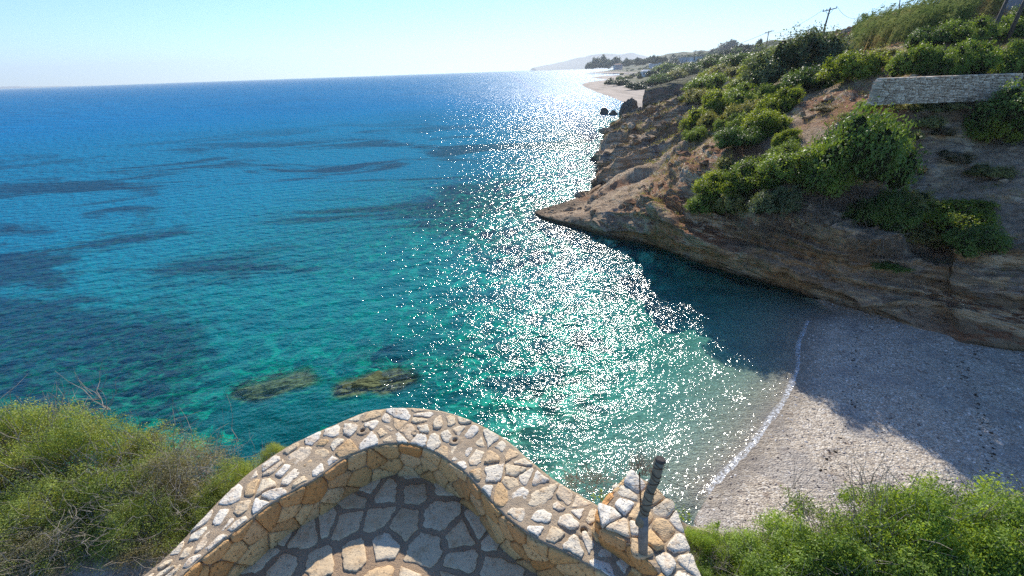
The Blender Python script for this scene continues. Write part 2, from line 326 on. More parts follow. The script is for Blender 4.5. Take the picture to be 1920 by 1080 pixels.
# ------------------------------------------------------------------ headland (control net -> surface)
NETB = {
 'A': [('w', 42, 9, -1), ('w', 40, 12.6, .9), ('w', 41, 14, 3.5), ('w', 42.5, 16, 6.5), ('w', 44, 19.5, 8.6), ('w', 45, 24, 10.5), ('w', 46, 29.5, 11.7), ('w', 47, 31.0, 13.4), ('w', 60, 42, 19), ('w', 84, 56, 27), ('w', 150, 100, 38)],
 'B': [('z', 1935, 720, -1), ('z', 1930, 658, .6), ('y', 1925, 590, 18.2), ('y', 1925, 510, 19.6), ('y', 1925, 420, 21.5), ('y', 1925, 330, 25), ('y', 1925, 245, 29.5), ('y', 1920, 190, 31.0), ('y', 1925, 138, 32.6), ('y', 1935, 55, 44), ('y', 1960, 8, 62)],
 'C': [('z', 1770, 690, -1.2), ('z', 1765, 637, .35), ('y', 1762, 575, 20.4), ('y', 1760, 505, 21.3), ('y', 1755, 445, 23), ('y', 1750, 380, 24.6), ('y', 1745, 300, 27.6), ('y', 1742, 192, 31.2), ('y', 1742, 144, 32.7), ('y', 1762, 65, 47), ('y', 1775, 15, 62)],
 'D': [('z', 1620, 620, -1.5), ('z', 1612, 585, 0), ('y', 1605, 545, 22.4), ('y', 1600, 480, 23.2), ('y', 1590, 415, 24.2), ('y', 1580, 345, 25.6), ('y', 1575, 270, 28.6), ('y', 1580, 195, 34.5), ('y', 1590, 150, 42), ('y', 1620, 90, 62), ('y', 1650, 38, 86)],
 'E': [('z', 1470, 565, -1.7), ('z', 1460, 536, 0), ('y', 1455, 505, 25.3), ('y', 1450, 455, 26.2), ('y', 1445, 405, 27.2), ('y', 1442, 345, 29.2), ('y', 1445, 280, 33), ('y', 1460, 215, 41), ('y', 1485, 165, 52), ('y', 1530, 108, 76), ('y', 1572, 68, 110)],
 'F': [('z', 1325, 520, -1.7), ('z', 1318, 490, 0), ('y', 1315, 463, 29.3), ('y', 1308, 432, 29.9), ('y', 1303, 402, 31), ('y', 1300, 350, 33.8), ('y', 1315, 285, 40), ('y', 1345, 230, 57), ('y', 1385, 180, 72), ('y', 1440, 125, 98), ('y', 1500, 82, 150)],
 'G': [('z', 1222, 485, -1.7), ('z', 1215, 458, 0), ('y', 1212, 436, 33.6), ('y', 1208, 414, 34.8), ('y', 1206, 392, 36.2), ('y', 1212, 352, 40.5), ('y', 1240, 300, 53), ('y', 1278, 250, 66), ('y', 1328, 195, 85), ('y', 1390, 140, 115), ('y', 1455, 96, 180)],
 'H': [('z', 1130, 465, -1.6), ('z', 1120, 438, 0), ('y', 1118, 422, 38.2), ('y', 1114, 405, 39.6), ('y', 1113, 390, 42), ('y', 1150, 352, 49), ('y', 1195, 300, 59), ('y', 1248, 250, 72), ('y', 1302, 200, 90), ('y', 1362, 148, 122), ('y', 1430, 102, 200)],
 'I': [('z', 985, 405, -1.3), ('z', 1003, 400, 0), ('y', 1020, 396, 44.8), ('y', 1050, 393, 45), ('y', 1085, 386, 46), ('y', 1128, 352, 53), ('y', 1175, 298, 63), ('y', 1232, 248, 76), ('y', 1288, 200, 95), ('y', 1345, 152, 128), ('y', 1415, 106, 210)],
 'J': [('z', 1075, 376, -1.5), ('z', 1092, 372, 0), ('y', 1105, 362, 52.5), ('y', 1115, 352, 53.5), ('y', 1128, 340, 55.5), ('y', 1150, 318, 60), ('y', 1185, 280, 70), ('y', 1235, 238, 84), ('y', 1285, 198, 101), ('y', 1335, 156, 134), ('y', 1405, 108, 220)],
 'K': [('z', 1105, 338, -1.5), ('z', 1114, 335, 0), ('y', 1122, 322, 62), ('y', 1132, 312, 64), ('y', 1145, 302, 67), ('y', 1165, 285, 71), ('y', 1198, 258, 80), ('y', 1240, 226, 93), ('y', 1282, 194, 109), ('y', 1325, 158, 138), ('y', 1395, 110, 230)],
 'L': [('z', 1112, 298, -1.5), ('z', 1118, 295, 0), ('y', 1126, 282, 78), ('y', 1138, 272, 80), ('y', 1152, 264, 83), ('y', 1175, 252, 88), ('y', 1206, 234, 95), ('y', 1244, 212, 105), ('y', 1280, 190, 117), ('y', 1318, 160, 143), ('y', 1385, 112, 240)],
 'M': [('z', 1125, 268, -1.5), ('z', 1130, 265, 0), ('y', 1140, 256, 94), ('y', 1155, 250, 97), ('y', 1170, 244, 100), ('y', 1190, 235, 104), ('y', 1216, 221, 111), ('y', 1248, 203, 119), ('y', 1280, 185, 128), ('y', 1314, 160, 150), ('y', 1378, 114, 250)],
 'N': [('z', 1160, 247, -1.5), ('z', 1166, 244, 0), ('y', 1176, 239, 113), ('y', 1188, 234, 116), ('y', 1200, 229, 119), ('y', 1215, 222, 123), ('y', 1235, 211, 128), ('y', 1258, 198, 134), ('y', 1282, 183, 142), ('y', 1312, 161, 162), ('y', 1370, 116, 260)],
 'O': [('z', 1178, 228, -1.5), ('z', 1185, 225, -.2), ('y', 1198, 222, 133), ('y', 1210, 218, 136), ('y', 1222, 214, 139), ('y', 1238, 208, 143), ('y', 1255, 201, 148), ('y', 1273, 192, 153), ('y', 1292, 180, 160), ('y', 1320, 160, 182), ('y', 1372, 118, 280)],
}
def ctl(c):
    return c[1:] if c[0] == 'w' else (wz if c[0] == 'z' else wy)(*c[1:])
net = np.array([[ctl(c) for c in NETB[k]] for k in 'ABCDEFGHIJKLMNO'])
# behind the last row the land goes on inland
last = net[:, -1] + (net[:, -1] - net[:, -2]) * np.array([1.0, 1.0, .25]); net = np.concatenate([net, last[:, None]], 1)
g = catmull(net, [40, 46, 46, 46, 46, 40, 36, 30, 26, 24, 24, 20, 18, 16])
g = np.swapaxes(catmull(np.swapaxes(g, 0, 1), [8, 26, 34, 34, 34, 34, 34, 30, 26, 20, 8]), 0, 1)
nu, nv = g.shape[:2]
def normals(g):
    du = np.gradient(g, axis=0); dv = np.gradient(g, axis=1); n = np.cross(du, dv); n /= np.linalg.norm(n, axis=-1, keepdims=True) + 1e-9
    return n * np.where(n[..., 2:] < 0, -1, 1)
N0 = normals(g)
if N0[60, 60, 1] > 0: pass
X, Y, Z = g[..., 0], g[..., 1], g[..., 2]
steep = sst(.14, .40, 1 - np.abs(N0[..., 2])); near = 1 - sst(90, 160, Y)
big = fbm(g * [.16, .16, .22], 4, 3); med = ridged(g * [.5, .5, 1.1], 4, 11); fine = fbm(g * 2.1, 4, 21)
bedc = Z * 1.0 + X * .10 - Y * .05 + .5 * noise(g * .25, 5)
def saw(x): f = x - np.floor(x); return np.where(f < .78, f / .78, (1 - f) / .22)
lay = saw(bedc / 1.15) * .6 + saw(bedc / .42 + .3) * .22
sea = sst(-1.0, .3, Z)
blk = ridged(g * [.28, .28, .42] + 3 * noise(g * .1, 6)[..., None] * .3, 3, 31)
rgh = ridged(g * [1.3, 1.3, 2.2], 3, 51); big_l = saw(bedc / 3.1 + .25 * noise(g * .15, 9))
disp = (big * 1.0 + med * (.26 + .45 * steep) + blk * 1.0 * steep + rgh * (.06 + .20 * steep) + fine * (.14 + .14 * steep) + (big_l - .45) * 1.25 * steep + (lay - .4) * .95 * steep * (.4 + .8 * sst(-.3, .4, noise(g * .35, 8))))
wallm = sst(.50, .56, X / np.maximum(Y, 1)) * (1 - sst(33.5, 36, Y)) * sst(27, 30, Y); disp = disp * (1 - .85 * wallm)
# a wave-cut notch at the foot of the cliff
notch = -1.1 * np.exp(-((Z - .35) / .5) ** 2) * steep
g = g + N0 * ((disp * sst(-.5, .8, Z) + notch) * (.35 + .65 * sst(0, 2.0, Z)))[..., None]
# rock ribs running down to the sea on the seaward side
ph = np.log(np.maximum(Y, 1) / 46.5) / math.log(1.185) + .12 * big + (X - Y * .25) * -.010
m = sst(44, 52, Y) * (1 - sst(105, 125, Y)) * (1 - sst(.36, .52, X / np.maximum(Y, 1) + .02 * big))
rib = ph - np.floor(ph); rib = np.where(rib < .16, rib / .16, (1 - (rib - .16) / .84) ** .8)
g[..., 2] += (rib - .35) * m * .036 * Y * sst(-.3, 1.5, Z) * (1 + .35 * med)
head_me = mesh_np('headland', g.reshape(-1, 3), grid_faces(nu, nv))
headland = tag(link('headland', head_me, ML), kind='structure')
bvh = BVHTree.FromPolygons([tuple(v) for v in g.reshape(-1, 3)], [tuple(f) for f in grid_faces(nu, nv).tolist()])
def hit(px, py):
    d = Vector(ray(px, py)).normalized(); r = bvh.ray_cast(Vector((0, 0, H)), d); return r[0]

# ------------------------------------------------------------------ beach and seabed
sh_px = [(1560, 586, 0), (1516, 604, 0), (1500, 645, 0), (1498, 692, 0), (1475, 752, 0), (1410, 840, 0), (1332, 920, 0)]
shore = np.array([wz(a, b)[:2] for a, b, _ in sh_px] + [(5.2, 8.2), (3.4, 5.0), (2, 0), (0, -30), (90, -30), (90, 40), (20, 40)])
coastH = net[:, 1, :2]
nearc = np.array([(5.2, 8.0), (3.4, 7.2), (0, 7.0), (-4, 7.6), (-9, 8.5), (-16, 8.0), (-30, 6), (-60, 2)])
def seg_dist(P_, poly, closed):
    d = np.full(P_.shape[:-1], 1e9); n = len(poly)
    for i in range(n if closed else n - 1):
        a = poly[i]; b = poly[(i + 1) % n]; ab = b - a; t = np.clip(((P_ - a) @ ab) / (ab @ ab), 0, 1)
        d = np.minimum(d, np.linalg.norm(P_ - (a + t[..., None] * ab), axis=-1))
    return d
def inside(P_, poly):
    x, y = P_[..., 0], P_[..., 1]; r = np.zeros(x.shape, bool); n = len(poly)
    for i in range(n):
        x1, y1 = poly[i]; x2, y2 = poly[(i + 1) % n]
        c = ((y1 > y) != (y2 > y)) & (x < (x2 - x1) * (y - y1) / (y2 - y1 + 1e-12) + x1); r ^= c
    return r
REEF = [(wz(515, 722)[:2], 2.5, 1.25, .22), (wz(698, 716)[:2], 2.5, 1.25, .06)]
def seabed(P_):
    p3 = np.concatenate([P_, np.zeros(P_.shape[:-1] + (1,))], -1)
    ds = seg_dist(P_, shore[:7], False); s = np.where(inside(P_, shore), 1, -1) * ds
    dh = seg_dist(P_, coastH, False); dn = seg_dist(P_, nearc, False)
    wob = fbm(p3 * .35, 3, 40)
    land = .115 * np.maximum(s, 0); land = 1.25 * (1 - np.exp(-land / 1.1)) + .05 * wob * sst(.5, 3, s) + .075 * np.maximum(0, np.sin(s * 1.55 + 1.2 * wob)) ** 2 * sst(1.0, 3, s) * (1 - sst(9, 14, s)) + .03 * fbm(p3 * 2.2, 3, 41) * sst(.6, 2, s)
    dep = np.minimum(.15 * ds + .004 * ds ** 2, 1.0 + .30 * dn)
    dep = np.minimum(dep, .9 + .22 * dh)
    rocky = sst(3.5, 9, ds + 2.2 * wob) * (1 - .75 * sst(3, 8, P_[..., 0] + 1.5 * wob) * (1 - sst(9, 16, ds)))
    dep = dep * (1 + .10 * wob) - rocky * (ridged(p3 * .45, 4, 50) * .75 + .15)
    dep = np.clip(dep, .02, 9.0)
    z = np.where(s > 0, land, -dep)
    return z, rocky, s
xs = np.arange(-75, 62, .36); ys = np.arange(-12, 105, .36)
# finer spacing around the cove
xs = np.unique(np.concatenate([xs, np.arange(4, 24, .18)])); ys = np.unique(np.concatenate([ys, np.arange(8, 26, .18)]))
P2 = np.stack(np.meshgrid(xs, ys, indexing='ij'), -1); zb, rk, sd_ = seabed(P2)
me = mesh_np('beach', np.concatenate([P2, zb[..., None]], -1).reshape(-1, 3), grid_faces(len(xs), len(ys)))
attr(me, 'rocky', rk.ravel()); tag(link('beach', me, MG), kind='structure')
mb = MB(); mb.add([(-9000, -300, -9.1), (9000, -300, -9.1), (9000, 9000, -9.1), (-9000, 9000, -9.1)], [(0, 1, 2, 3)])
tag(mb.build('seabed', mat_plain('deep_seabed', (.05, .06, .05), (.12, .12, .09), .2)), kind='structure')

def beach_stones(n, seed, s0, s1, lo, hi):
    rng = np.random.default_rng(seed); P_ = np.stack([rng.uniform(4, 34, n * 4), rng.uniform(3, 25, n * 4)], -1); z_, _, s_ = seabed(P_); k = (s_ > s0) & (s_ < s1); P_ = P_[k][:n]; z_ = z_[k][:n]
    base = np.array([(1, 0, 0), (.5, .87, 0), (-.5, .87, 0), (-1, 0, 0), (-.5, -.87, 0), (.5, -.87, 0), (0, 0, .8), (.4, .3, .62), (-.45, .1, .6)]); fc = np.array([(0, 1, 7), (1, 2, 7), (2, 8, 7), (2, 3, 8), (3, 4, 8), (4, 6, 8), (4, 5, 6), (5, 0, 7), (5, 7, 6), (8, 6, 7)])
    m = len(P_); r_ = lo + (hi - lo) * rng.uniform(0, 1, (m, 1, 1)) ** 4; a = rng.uniform(0, 6.28, m); V = base[None] * rng.uniform(.7, 1.3, (m, 9, 3)) * r_ * [1, .7, .7]
    c, s__ = np.cos(a)[:, None], np.sin(a)[:, None]; V = np.stack([V[..., 0] * c - V[..., 1] * s__, V[..., 0] * s__ + V[..., 1] * c, V[..., 2]], -1) + np.concatenate([P_, z_[:, None] - .005], -1)[:, None]
    Fq = (fc[None] + 9 * np.arange(m)[:, None, None]).reshape(-1, 3); me = mesh_np('pebbles', V.reshape(-1, 3), Fq, False); attr(me, 'stone', np.repeat(rng.uniform(0, 1, m), 9)); return me
t = NT('beach_stone'); t.pbr(t.ramp(t.attr('stone'), [(0, (.12, .10, .09)), (.4, (.34, .29, .24)), (.8, (.56, .50, .43)), (1, (.80, .77, .72))]), .85)
tw_ = NT('dried_seaweed'); tw_.pbr((.05, .038, .025), .95)
for a_, b_ in ((2.2, 2.45), (6.2, 6.6)): tag(link('seaweed_line', beach_stones(9000, int(a_ * 10), a_, b_, .02, .09), tw_.m), kind='stuff')
tag(link('pebbles', beach_stones(26000, 3, .15, 30, .014, .075), t.m), kind='stuff')

# ------------------------------------------------------------------ sea
rr = np.concatenate([np.arange(6, 34, .28), 34 * np.exp(np.linspace(0, math.log(8600 / 34), 200))[0:]])
th = np.radians(np.linspace(-112, 112, 760))
Pw = np.stack([np.sin(th)[:, None] * rr[None, :], np.cos(th)[:, None] * rr[None, :]], -1)
zw, rkw, sw_ = seabed(Pw)
dw = np.maximum(-zw, 0)
for (cx, cy), a, b, tz in REEF:
    q = Pw - np.array([cx, cy]); ca, sa = math.cos(.22), math.sin(.22)
    e = np.sqrt(((q[..., 0] * ca + q[..., 1] * sa) / a) ** 2 + ((-q[..., 0] * sa + q[..., 1] * ca) / b) ** 2)
    e = e + .45 * fbm(np.concatenate([Pw, 0 * Pw[..., :1]], -1) * .8, 3, 4); dw = dw * sst(.75, 1.1, e) + tz * (1 - sst(.75, 1.1, e))
me = mesh_np('sea', np.concatenate([Pw, np.zeros(Pw.shape[:2] + (1,))], -1).reshape(-1, 3), grid_faces(len(th), len(rr)))
attr(me, 'depth', dw.ravel()); attr(me, 'shore', (seg_dist(Pw, shore[2:7], False) < 3).astype(float).ravel())
tag(link('sea', me, MW), kind='structure')

# ------------------------------------------------------------------ rocks
M_ROCK = mat_plain('sea_rock', (.05, .042, .035), (.22, .185, .145), 1.2, .95, .25, .1)
M_REEF = mat_plain('algae_covered_rock', (.015, .022, .012), (.19, .22, .095), 3.2, .95, .16, .1)
def rock_mesh(name, rx, ry, rz, seed, amp=.28, n=56, flat=0):
    u = np.linspace(0, 2 * math.pi, n, endpoint=False); v = np.linspace(0.02, math.pi - .02, n // 2)
    U, V_ = np.meshgrid(u, v, indexing='ij'); s = np.stack([np.cos(U) * np.sin(V_), np.sin(U) * np.sin(V_), np.cos(V_)], -1)
    r = 1 + amp * fbm(s * 1.3 + seed * 7.7, 3, seed) + amp * .8 * ridged(s * 2.7 + seed, 4, seed + 9) 
    p = s * r[..., None]
    if flat: p[..., 2] = np.where(p[..., 2] > flat, flat + (p[..., 2] - flat) * .25, p[..., 2])
    p = p * [rx, ry, rz]
    m = len(v); i = np.arange(n)[:, None] * m + np.arange(m - 1)[None]; j = ((np.arange(n) + 1) % n)[:, None] * m + np.arange(m - 1)[None]
    Fq = np.stack([i, i + 1, j + 1, j], -1).reshape(-1, 4)
    top = [[k * m for k in range(n)]]; me = mesh_np(name, p.reshape(-1, 3), Fq, False); return me
for k, ((c, a, b, tz), lab) in enumerate(zip(REEF, ('flat algae covered rock under the water, the deeper left one of the pair', 'broad yellow brown rock just under the surface, nearest above the curved terrace wall'))):
    o = link('submerged_rock', rock_mesh('submerged_rock', a * .95, b * .95, 1.5, 5 + k, .50, 140, .58), M_REEF)
    o.location = (c[0], c[1], -tz - .98); o.rotation_euler.z = .22; tag(o, lab, 'rock', 'submerged rocks off the terrace')
for px, py, w, h, lab in [(1132, 211, 12, 9, 'small dark rock alone in the glittering sea, farthest left of the offshore rocks'),
                          (1150, 213, 12, 6, 'low rock awash between the lone rock and the pointed sea stack'),
                          (1178, 213, 26, 30, 'pointed dark sea stack at the near end of the pebble beach'),
                          (1196, 222, 32, 22, 'rounded rock lump at the foot of the grey promontory'),
                          (1193, 240, 38, 16, 'dark shadowed boulder in the water below the promontory rocks'),
                          (1158, 233, 22, 8, 'low flat rock reaching out left of the dark boulder'),
                          (1212, 232, 24, 16, 'boulder wedged between the promontory foot and the tan slope'),
                          (1118, 297, 18, 8, 'flat rock shelf awash below the ribbed cliff')]:
    b_ = wz(px, py + h * .35); dist = b_[1] * 1.12; s = dist / F / 2
    o = link('sea_rock', rock_mesh('sea_rock', w * s, w * s * .8, h * s * 1.5, px, .34, 44), M_ROCK); o.location = (b_[0], b_[1], h * s * .25)
    tag(o, lab, 'rock')

# ------------------------------------------------------------------ dark grey promontory behind the slope
PR = [[('z', 1196, 222, -1), ('z', 1202, 216, 0), ('y', 1203, 196, 140), ('y', 1205, 180, 141), ('y', 1210, 168, 143), ('y', 1240, 160, 152), ('y', 1265, 152, 175)],
      [('z', 1225, 222, -1), ('z', 1228, 213, 0), ('y', 1228, 195, 141), ('y', 1229, 178, 142), ('y', 1232, 163, 144), ('y', 1255, 154, 156), ('y', 1285, 145, 182)],
      [('z', 1258, 220, -1), ('z', 1260, 212, 0), ('y', 1260, 192, 142), ('y', 1261, 172, 143), ('y', 1263, 157, 146), ('y', 1285, 147, 160), ('y', 1315, 137, 190)],
      [('z', 1295, 218, -1), ('z', 1296, 210, 0), ('y', 1296, 188, 144), ('y', 1297, 166, 145), ('y', 1298, 150, 148), ('y', 1318, 140, 164), ('y', 1345, 128, 195)],
      [('z', 1340, 215, -1), ('z', 1340, 208, 0), ('y', 1340, 180, 146), ('y', 1340, 158, 148), ('y', 1340, 143, 151), ('y', 1358, 132, 168), ('y', 1385, 118, 200)]]
q = catmull([[ctl(c) for c in r] for r in PR], 26); q = np.swapaxes(catmull(np.swapaxes(q, 0, 1), 16), 0, 1)
pn = np.array([0, -1, .3]); q = q + pn * (ridged(q * [.16, .16, .34], 5, 70) * 1.5 + fbm(q * .9, 3, 71) * .5)[..., None]
def mat_prom():
    t = NT('grey_cliff_rock'); p = t.pos(); n = t.noise(t.map(p, (.35, .35, .8), (.2, .3, 0)), 1, 8, .7, .5)
    c = t.ramp(n, [(.3, (.08, .07, .062)), (.5, (.24, .20, .165)), (.7, (.46, .39, .30))])
    c = t.mix(t.ss(t.slope(), .6, .8), c, (.10, .10, .05)); t.pbr(c, .95, t.bump(n, 1.2, .8), .1); return t.m
tag(link('promontory', mesh_np('promontory', q.reshape(-1, 3), grid_faces(*q.shape[:2])), mat_prom()), kind='structure')

# ------------------------------------------------------------------ far shore
fs_px = [(1260, 214), (1215, 213), (1200, 207), (1175, 194), (1150, 183), (1120, 173), (1099, 164), (1091, 159), (1099, 155), (1125, 151.5), (1142, 149.5), (1118, 146.6), (1110, 145.2), (1140, 143.4), (1168, 141.2), (1168, 139), (1130, 137.2), (1104, 136.2)]
fs = np.array([wz(a, b)[:2] for a, b in fs_px] + [(420, 1900), (1200, 3400), (5000, 4200), (5000, 300), (300, 120)])
u = np.concatenate([np.linspace(30, 420, 240), np.geomspace(424, 3500, 60)]); v = np.concatenate([np.linspace(115, 700, 280), np.geomspace(706, 4300, 70)])
Pf = np.stack(np.meshgrid(u, v, indexing='ij'), -1); df_ = seg_dist(Pf, fs, True) * np.where(inside(Pf, fs), 1, -1)
p3 = np.concatenate([Pf, np.zeros(Pf.shape[:-1] + (1,))], -1); nz = fbm(p3 * .012, 4, 90)
sc = 1 + Pf[..., 1] / 700
zf = np.where(df_ > 0, 2.2 * (1 - np.exp(-df_ / 14)) + 24 * (1 + .2 * np.clip(sc, 1, 3)) * sst(26, 260, df_ * (1 + .25 * nz)) * (1 + .3 * nz), -2.5 * sst(0, 8, -df_))
zf = zf - 7 * (1 - sst(118, 170, Pf[..., 1]))
def mat_far():
    t = NT('far_ground'); p = t.pos(); X_, Y_, Z_ = t.xyz(p); n = t.noise(p, .05, 5, .65); n2 = t.noise(p, .5, 4, .6); n3 = t.noise(t.map(p, (.3, .02, 1), (0, 0, .3)), 1, 4)
    sand = t.ramp(n3, [(.35, (.30, .25, .20)), (.6, (.48, .40, .32))])
    grn = t.ramp(n, [(.35, (.045, .06, .028)), (.55, (.10, .11, .05)), (.66, (.34, .25, .15))])
    c = t.mix(t.ss(t.math('ADD', Z_, t.math('MULTIPLY', n2, 1.2)), 2.6, 3.2), sand, grn); t.pbr(c, .95, t.bump(n2, .4, .7), .1); return t.m
far_V = np.concatenate([Pf, zf[..., None]], -1).reshape(-1, 3)
far_o = tag(link('far_shore', mesh_np('far_shore', far_V, grid_faces(len(u), len(v))), mat_far()), kind='structure')
bvf = BVHTree.FromPolygons([tuple(a) for a in far_V], [tuple(f) for f in grid_faces(len(u), len(v)).tolist()])
def hitf(px, py):
    d = Vector(ray(px, py)).normalized(); c = [b.ray_cast(Vector((0, 0, H)), d) for b in (bvh, bvf)]; c = [x for x in c if x[0]]
    return min(c, key=lambda x: x[3])[0] if c else None

# distant hills across the bay
hp = [(1000, 126), (1035, 119), (1065, 112), (1090, 106), (1115, 102), (1145, 99), (1160, 101), (1180, 98), (1200, 101), (1230, 106), (1270, 110), (1320, 114), (1400, 112)]
pts = np.array([wy(a, b + 1.5, 6500) for a, b in hp]); pts = catmull(pts, 10); pts[:, 2] += fbm(pts * [.004, .004, 0], 4, 5) * 18; pts[:, 2] = np.maximum(pts[:, 2], 3)
rows = [pts * [1, 1, 0] + [0, -700, -1], pts * [1, 1, .35] + [0, -520, 0], pts * [1, 1, .8] + [0, -200, 0], pts, pts * [1, 1, .7] + [0, 500, 0], pts * [1, 1, 0] + [0, 1100, -1]]
hg = catmull(rows, 5); hg[..., 2] += fbm(hg * .006, 3, 8) * .10 * hg[..., 2]
tag(link('distant_hills', mesh_np('distant_hills', hg.reshape(-1, 3), grid_faces(*hg.shape[:2])), mat_plain('hill_scrub', (.06, .07, .05), (.14, .13, .09), .01)), kind='structure')
# a very low far coast at the left edge of the sea
lp = catmull(np.array([wy(a, b, 7600) for a, b in [(-160, 169), (-60, 165), (20, 162), (60, 162.5), (110, 161.5), (150, 163)]]), 8); lp[:, 2] = np.maximum(lp[:, 2], 2)
lg = catmull([lp * [1, 1, 0] + [0, -200, -1], lp, lp * [1, 1, 0] + [0, 300, -1]], 4)
tag(link('distant_coast', mesh_np('distant_coast', lg.reshape(-1, 3), grid_faces(*lg.shape[:2])), bpy.data.materials['hill_scrub']), kind='structure')

# ------------------------------------------------------------------ leaves, crowns, bushes
def leaves_mesh(name, C_, N_, size, rng, asp=.5, up=.0, jit=.9):
    """One small rhombic leaf per point in C_, facing roughly N_."""
    n = len(C_); d = N_ + rng.normal(0, jit, (n, 3)); d[:, 2] += up; d /= np.linalg.norm(d, axis=1, keepdims=True) + 1e-9
    a = np.cross(d, rng.normal(0, 1, (n, 3))); a /= np.linalg.norm(a, axis=1, keepdims=True) + 1e-9; b = np.cross(d, a)
    s = size * rng.uniform(.6, 1.4, (n, 1)); a = a * s; b = b * s * asp
    V = np.stack([C_ - a, C_ - b * .9 + a * .1, C_ + a, C_ + b * .9 + a * .1], 1).reshape(-1, 3)
    return V, np.arange(4 * n).reshape(-1, 4)
def lobed(rng, nl, spread, rad):
    L = []
    for k in range(nl):
        an = rng.uniform(0, 2 * math.pi); r = spread * math.sqrt(rng.uniform(0, 1)); zz = rng.uniform(.1, 1) * (1 - .55 * (r / max(spread, .01)) ** 2)
        L.append((r * math.cos(an), r * math.sin(an), zz * .75, rng.uniform(*rad)))
    return L
def crown(name, seed, n, leaf, nl=16, spread=.72, rad=(.22, .42), lean=(0, 0), core=.60, inner=.72, asp=.5, jit=.8):
    """Crown about one unit in radius with an uneven outline of many leaf clumps. Returns leaf mesh, core mesh."""
    rng = np.random.default_rng(seed); Ls = lobed(rng, nl, spread, rad); w = np.array([l[3] ** 2 for l in Ls]); w /= w.sum()
    idx = rng.choice(len(Ls), n, p=w); L = np.array(Ls)[idx]
    # every lobe is made of small sprays
    nspr = nl * 26; sd_i = rng.choice(len(Ls), nspr, p=w); SL = np.array(Ls)[sd_i]
    dv = rng.normal(0, 1, (nspr, 3)); dv[:, 2] = np.abs(dv[:, 2]) * .9 - .25; dv /= np.linalg.norm(dv, axis=1, keepdims=True)
    sc_ = SL[:, :3] + dv * (SL[:, 3:] * rng.uniform(inner, 1.08, (nspr, 1))); j = rng.integers(0, nspr, n)
    C_ = sc_[j] + rng.normal(0, .052, (n, 3)); N_ = dv[j]
    C_[:, 0] += lean[0] * C_[:, 2]; C_[:, 1] += lean[1] * C_[:, 2]; C_[:, 2] = np.maximum(C_[:, 2], -.12)
    V, Fq = leaves_mesh(name, C_, N_, leaf, rng, asp, .35, jit)
    me = mesh_np(name, V, Fq, False); cm = None
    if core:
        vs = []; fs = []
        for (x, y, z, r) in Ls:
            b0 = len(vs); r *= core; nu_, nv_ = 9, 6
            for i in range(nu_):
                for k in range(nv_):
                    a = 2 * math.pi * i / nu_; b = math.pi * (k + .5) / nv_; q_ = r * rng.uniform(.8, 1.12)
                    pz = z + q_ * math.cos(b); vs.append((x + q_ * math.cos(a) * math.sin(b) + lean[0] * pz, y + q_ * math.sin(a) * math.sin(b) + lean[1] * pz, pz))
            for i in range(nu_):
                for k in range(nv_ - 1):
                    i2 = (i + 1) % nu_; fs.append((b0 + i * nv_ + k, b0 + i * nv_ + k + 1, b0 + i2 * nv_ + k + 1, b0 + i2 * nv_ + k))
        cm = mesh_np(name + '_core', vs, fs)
    return me, cm
def stems_mb(seed, n=7, r=.022, reach=.6, h=.7):
    rng = random.Random(seed); m = MB()
    for k in range(n):
        a = rng.uniform(0, 6.28); e = (math.cos(a) * reach * rng.uniform(.4, 1), math.sin(a) * reach * rng.uniform(.4, 1), h * rng.uniform(.5, 1))
        m.tube([(e[0] * .05, e[1] * .05, -.25), (e[0] * .35, e[1] * .3, e[2] * .3), (e[0] * .7, e[1] * .75, e[2] * .7), e], [r * 1.5, r * 1.1, r * .8, r * .4], 5)
    return m
PROTO = {}
def proto(key, mat, **kw):
    me, cm = crown('foliage', **kw); me.materials.append(mat)
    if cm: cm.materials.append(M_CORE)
    st = stems_mb(kw['seed']); sm = bpy.data.meshes.new('stem'); sm.from_pydata(st.v, [], st.f); sm.materials.append(M_BARK); PROTO[key] = (me, cm, sm)
proto('grey', L_GREY, seed=1, n=22000, leaf=.020, nl=34, spread=.78, rad=(.16, .34))
proto('grey2', L_GREY, seed=2, n=9000, leaf=.032)
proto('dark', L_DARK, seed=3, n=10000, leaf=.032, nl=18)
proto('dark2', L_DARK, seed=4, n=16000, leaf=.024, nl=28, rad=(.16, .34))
proto('mid', L_MID, seed=5, n=10000, leaf=.032, nl=16)
proto('mid2', L_MID, seed=6, n=16000, leaf=.024, nl=30, rad=(.15, .32))
proto('lime', L_LIME, seed=7, n=9000, leaf=.036, nl=15)
proto('lime2', L_LIME, seed=8, n=12000, leaf=.030, nl=24, rad=(.16, .32))
proto('olive', L_OLIVE, seed=9, n=8000, leaf=.034, nl=14)
proto('pine', L_FAR, seed=10, n=2600, leaf=.07, nl=10)
proto('pine2', L_FAR, seed=11, n=2600, leaf=.07, nl=13, spread=.8)
proto('dry', L_DRY, seed=12, n=6000, leaf=.03, nl=12)
rngp = random.Random(4)
